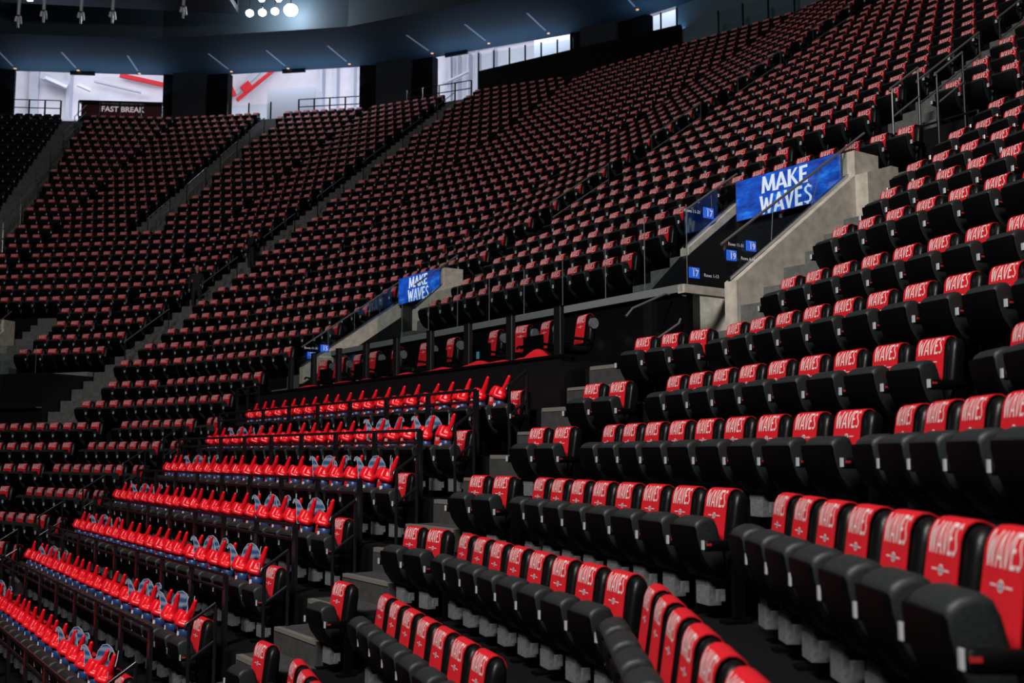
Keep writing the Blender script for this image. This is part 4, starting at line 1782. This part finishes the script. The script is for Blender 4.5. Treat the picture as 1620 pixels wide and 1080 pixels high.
def swivel_chair():
    r = empty('swivel_chair', (0, 0, 0))
    ks = []
    m = MB()
    m.loft([rrect(hw, -t + y, t + y, z, min(.04, t * .8), 3) for z, hw, t, y in ((.40, .19, .045, -.02), (.45, .215, .055, -.015), (.66, .225, .058, .0), (.82, .20, .055, .02), (.88, .165, .045, .03), (.905, .12, .02, .035))])
    ks.append(m.build('backrest', M_LEATHER, r, smooth=50))
    m = MB()
    m.loft([rrect(hw, -.48 + e, -.02 - e, z, .06, 3) for z, hw, e in ((.30, .20, .03), (.33, .23, 0), (.38, .23, 0), (.41, .20, .03))])
    ks.append(m.build('seat', M_LEATHER, r, smooth=50))
    for s in (-1, 1):
        m = MB()
        m.tube([(s * .24, -.05, .34), (s * .265, -.08, .50), (s * .265, -.36, .52), (s * .25, -.40, .48)], .022, 8)
        ks.append(m.build('armrest', M_PLASTIC, r, smooth=50))
    m = MB()
    m.tube([(0, -.24, .05), (0, -.24, .31)], .03, 10)
    ks.append(m.build('column', M_PLASTIC, r, smooth=40))
    m = MB()
    for q in range(5):
        a = rad(72 * q + 18)
        m.tube([(0, -.24, .08), (.24 * math.cos(a), -.24 + .24 * math.sin(a), .03)], .02, 6)
    ks.append(m.build('star_base', M_PLASTIC, r, smooth=40))
    m = MB()
    m.loft([[(.215 + x, .0 + .075 * math.cos(a), .76 + .085 * math.sin(a)) for a in [2 * math.pi * q / 16 for q in range(16)]] for x in (0, .05)])
    o = m.build('speaker_disc', M_BOX, r, smooth=40)
    o['label'] = 'grey disc beside the headrest'
    ks.append(o)
    return r, ks


sc_r, sc_k = swivel_chair()
CH = [-12.80, -13.75, -14.45, -15.30, -16.75, -17.75, -18.95, -19.95, -20.7, -21.6, -22.5]
for i, t in enumerate(CH):
    loc = P(2, t, 3.85, ZB)
    rz = rad(ANG[2]) + random.uniform(-.2, .25)
    if i == 0:
        r = sc_r
        r.location = loc
        r.rotation_euler = (0, 0, rz)
    else:
        r = copy_tree(sc_r, sc_k, loc, rz)
    tag(r, 'black swivel chair behind the counter, %s from the right' % ORD[i], 'chair', 'swivel chairs behind the counter')
    o = TOWELS[i % 4].copy()
    COL.objects.link(o)
    o.location = loc + Vector((0, 0, .005)) + NV[2] * .02
    o.rotation_euler = (0, 0, rz)
    tag(o, 'red WAVES towel on the swivel chair, %s from the right' % ORD[i], 'towel', 'red towels on the swivel chairs')
for i, (t, w) in enumerate(((-13.35, .52), (-14.9, .62), (-16.3, .55), (-18.4, .60), (-19.5, .5), (-21.2, .55))):
    root = empty('table_monitor', P(2, t - .1, 3.22, 1.435 + EY), rad(ANG[2]))
    tag(root, 'dark back of a small monitor on the counter, %s from the right' % ORD[i], 'monitor', 'monitors on the counter')
    m = MB()
    m.loft([rrect(w / 2, -.02, .02, z, .012, 2) for z in (.10, .40)])
    m.build('display', M_PLASTIC, root)
    m = MB()
    m.box(-.03, .03, -.015, .015, -.22, .12)
    m.box(-.12, .12, -.06, .06, -.235, -.215)
    m.build('stand', M_PLASTIC, root)
    if i == 1:
        m = MB()
        m.box(-.08, .0, -.028, -.02, .16, .28)
        m.build('status_light', M_SCREEN, root)
rnd = random.Random(3)
for i, (ta, tb, h) in enumerate(((-12.75, -13.5, .17), (-13.75, -15.0, .12), (-15.2, -16.4, .05), (-16.7, -18.0, .045), (-18.4, -20.2, .04), (-20.6, -22.2, .04))):
    m = MB()
    n = 14
    rings = []
    for q in range(n + 1):
        u = q / n
        t = ta + (tb - ta) * u
        hh = .012 + h * math.sin(math.pi * min(1, max(0, u * .95 + .03))) * (.55 + .45 * math.sin(7 * u + i * 2))
        c = P(2, t, 2.92 + .03 * math.sin(9 * u + i), 1.436 + EY)
        rings.append([c + NV[2] * (.10 * math.cos(a)) + Vector((0, 0, max(0.002, hh * math.sin(a)))) for a in [math.pi * e / 7 for e in range(8)]])
    m.loft(rings)
    o = m.build('red_cloth', M_TOWEL, None, smooth=60)
    tag(o, 'rumpled red cloth along the chair counter, %s from the right' % ORD[i], 'cloth', 'red cloths along the counter')
for i, t in enumerate((-16.9, -17.9, -19.2, -20.3, -21.0)):
    root = MB()
    root.loft([rrect(.12, -.08, .08, z, .01, 1) for z in (0, .03)])
    o = root.build('paper_stack', M_PAPER, None, loc=P(2, t, 3.08, 1.437 + EY))
    o.rotation_euler = (0, 0, rad(ANG[2]) + .3 * i)
    tag(o, 'white papers lying on the chair counter, %s from the right' % ORD[i], 'papers', 'papers on the counter')

# black wall right of the chairs: handrails, socket plate, grey pads
steel_tube_rail('wall_handrail', [[P(2, -11.9, 3.9, 2.02 + EY), P(2, -11.9, 4.05, 2.15 + EY), P(2, -11.9, 4.8, 2.42 + EY), P(2, -11.9, 4.9, 2.42 + EY)]], .02,
                'upper steel handrail on the black wall right of the swivel chairs', material=M_PALE)
steel_tube_rail('wall_handrail', [[P(2, -11.7, 3.9, 1.50 + EY), P(2, -11.7, 4.0, 1.50 + EY), P(2, -11.7, 4.9, 1.95 + EY), P(2, -11.7, 4.95, 2.03 + EY)]], .02,
                'lower steel handrail on the black wall right of the swivel chairs', material=M_PALE)
m = MB()
m.box(-.055, .055, -.012, 0, -.075, .075)
r = empty('socket_plate', P(2, -11.85, 5.03, 1.42 + EY), rad(ANG[2]))
m.build('plate', M_BOX, r)
for x in (-.025, .025):
    for z in (-.03, .03):
        h = MB()
        h.box(x - .012, x + .012, -.016, -.011, z - .015, z + .015)
        h.build('socket', M_BLACK, r)
tag(r, 'grey four-way socket plate on the black wall', 'socket')

# ------------------------------------------------------------------ two stewards standing on the long straight stair
def person(loc, rz, label, arm, holds=None):
    bones = [(0, 0, .95), (0, 0, 1.12), (0, .01, 1.33), (0, .0, 1.46), (0, -.02, 1.56),
             (-.10, 0, .90), (-.11, -.02, .50), (-.11, .02, .09), (-.115, -.12, .04),
             (.10, 0, .90), (.115, .03, .50), (.12, .06, .09), (.125, -.08, .04),
             (-.17, .01, 1.42), (-.24, .03, 1.14), (-.25, -.08, .90),
             (.17, .01, 1.42)] + arm
    ed = [(0, 1), (1, 2), (2, 3), (3, 4), (0, 5), (5, 6), (6, 7), (7, 8), (0, 9), (9, 10), (10, 11), (11, 12), (2, 13), (13, 14), (14, 15), (2, 16), (16, 17), (17, 18)]
    rads = [(.15, .11), (.145, .10), (.17, .11), (.06, .06), (.055, .055), (.09, .09), (.062, .062), (.045, .045), (.04, .03), (.09, .09), (.062, .062), (.045, .045), (.04, .03),
            (.06, .06), (.047, .047), (.035, .035), (.06, .06), (.047, .047), (.035, .035)]
    me = bpy.data.meshes.new('body')
    me.from_pydata(bones, ed, [])
    o = bpy.data.objects.new('body', me)
    COL.objects.link(o)
    sk = o.modifiers.new('skin', 'SKIN')
    for i, rr in enumerate(rads):
        me.skin_vertices[0].data[i].radius = rr
    me.skin_vertices[0].data[0].use_root = True
    sub = o.modifiers.new('sub', 'SUBSURF')
    sub.levels = 2
    dg = bpy.context.evaluated_depsgraph_get()
    me2 = bpy.data.meshes.new_from_object(o.evaluated_get(dg))
    bpy.data.objects.remove(o)
    me2.materials.clear()
    me2.materials.append(M_CLOTH)
    me2.name = 'person'
    me2.polygons.foreach_set('use_smooth', [True] * len(me2.polygons))
    root = bpy.data.objects.new('person', me2)
    COL.objects.link(root)
    root.location = loc
    root.rotation_euler = (0, 0, rz)
    tag(root, label, 'person')
    hd = blob([('s', (0, -.02, 1.66), (.078, .095, .115)), ('s', (0, -.05, 1.60), (.055, .065, .06)), ('c', (0, -.115, 1.665), (0, -.125, 1.635), .012, .016),
               ('s', (-.08, 0, 1.65), (.012, .025, .03)), ('s', (.08, 0, 1.65), (.012, .025, .03)), ('c', (0, -.01, 1.50), (0, -.01, 1.58), .055, .052)], .01, 'head', M_SKIN, 3)
    h = bpy.data.objects.new('head', hd)
    COL.objects.link(h)
    h.parent = root
    hr = blob([('s', (0, .005, 1.705), (.088, .10, .085)), ('s', (0, .045, 1.66), (.082, .07, .085))], .012, 'hair', M_HAIR, 3)
    h = bpy.data.objects.new('hair', hr)
    COL.objects.link(h)
    h.parent = root
    for s, e in ((-1, Vector(bones[15])), (1, Vector(bones[18]))):
        parts = [('s', tuple(e + Vector((0, -.02, -.05))), (.03, .042, .05))]
        for f in range(4):
            b = e + Vector((s * .004 * f, -.045 + .022 * f, -.085))
            parts.append(('c', tuple(b), tuple(b + Vector((-s * .012, -.008, -.055 + .006 * abs(f - 1.5)))), .010, .008))
        parts.append(('c', tuple(e + Vector((-s * .02, -.05, -.04))), tuple(e + Vector((-s * .035, -.075, -.075))), .011, .009))
        hm = blob(parts, .006, 'hand', M_SKIN, 2)
        h = bpy.data.objects.new('hand', hm)
        COL.objects.link(h)
        h.parent = root
    for i, f in enumerate((bones[8], bones[12])):
        m = MB()
        m.loft([rrect(.05 if z < .08 else .035, f[1] - .06 + (0 if z < .08 else .09), f[1] + .20, z, .03, 3) for z in (0, .02, .055, .085)])
        m.v = [(a + f[0], b, c) for a, b, c in m.v]
        s = m.build('shoe', M_SHOE if i else M_PLASTIC, root, smooth=50)
    return root


person(P(4, -25.2, 10.0, tread(10) + .012), rad(ANG[4]) + .7, 'steward in dark clothes standing on the long stair, the lower of two', [(.25, -.02, 1.16), (.20, -.22, 1.02)])
person(P(4, -24.9, 13.0, tread(13) + .012), rad(ANG[4]) - .5, 'steward in black leaning on the long stair, the upper of two', [(.30, -.08, 1.18), (.30, -.30, 1.10)])
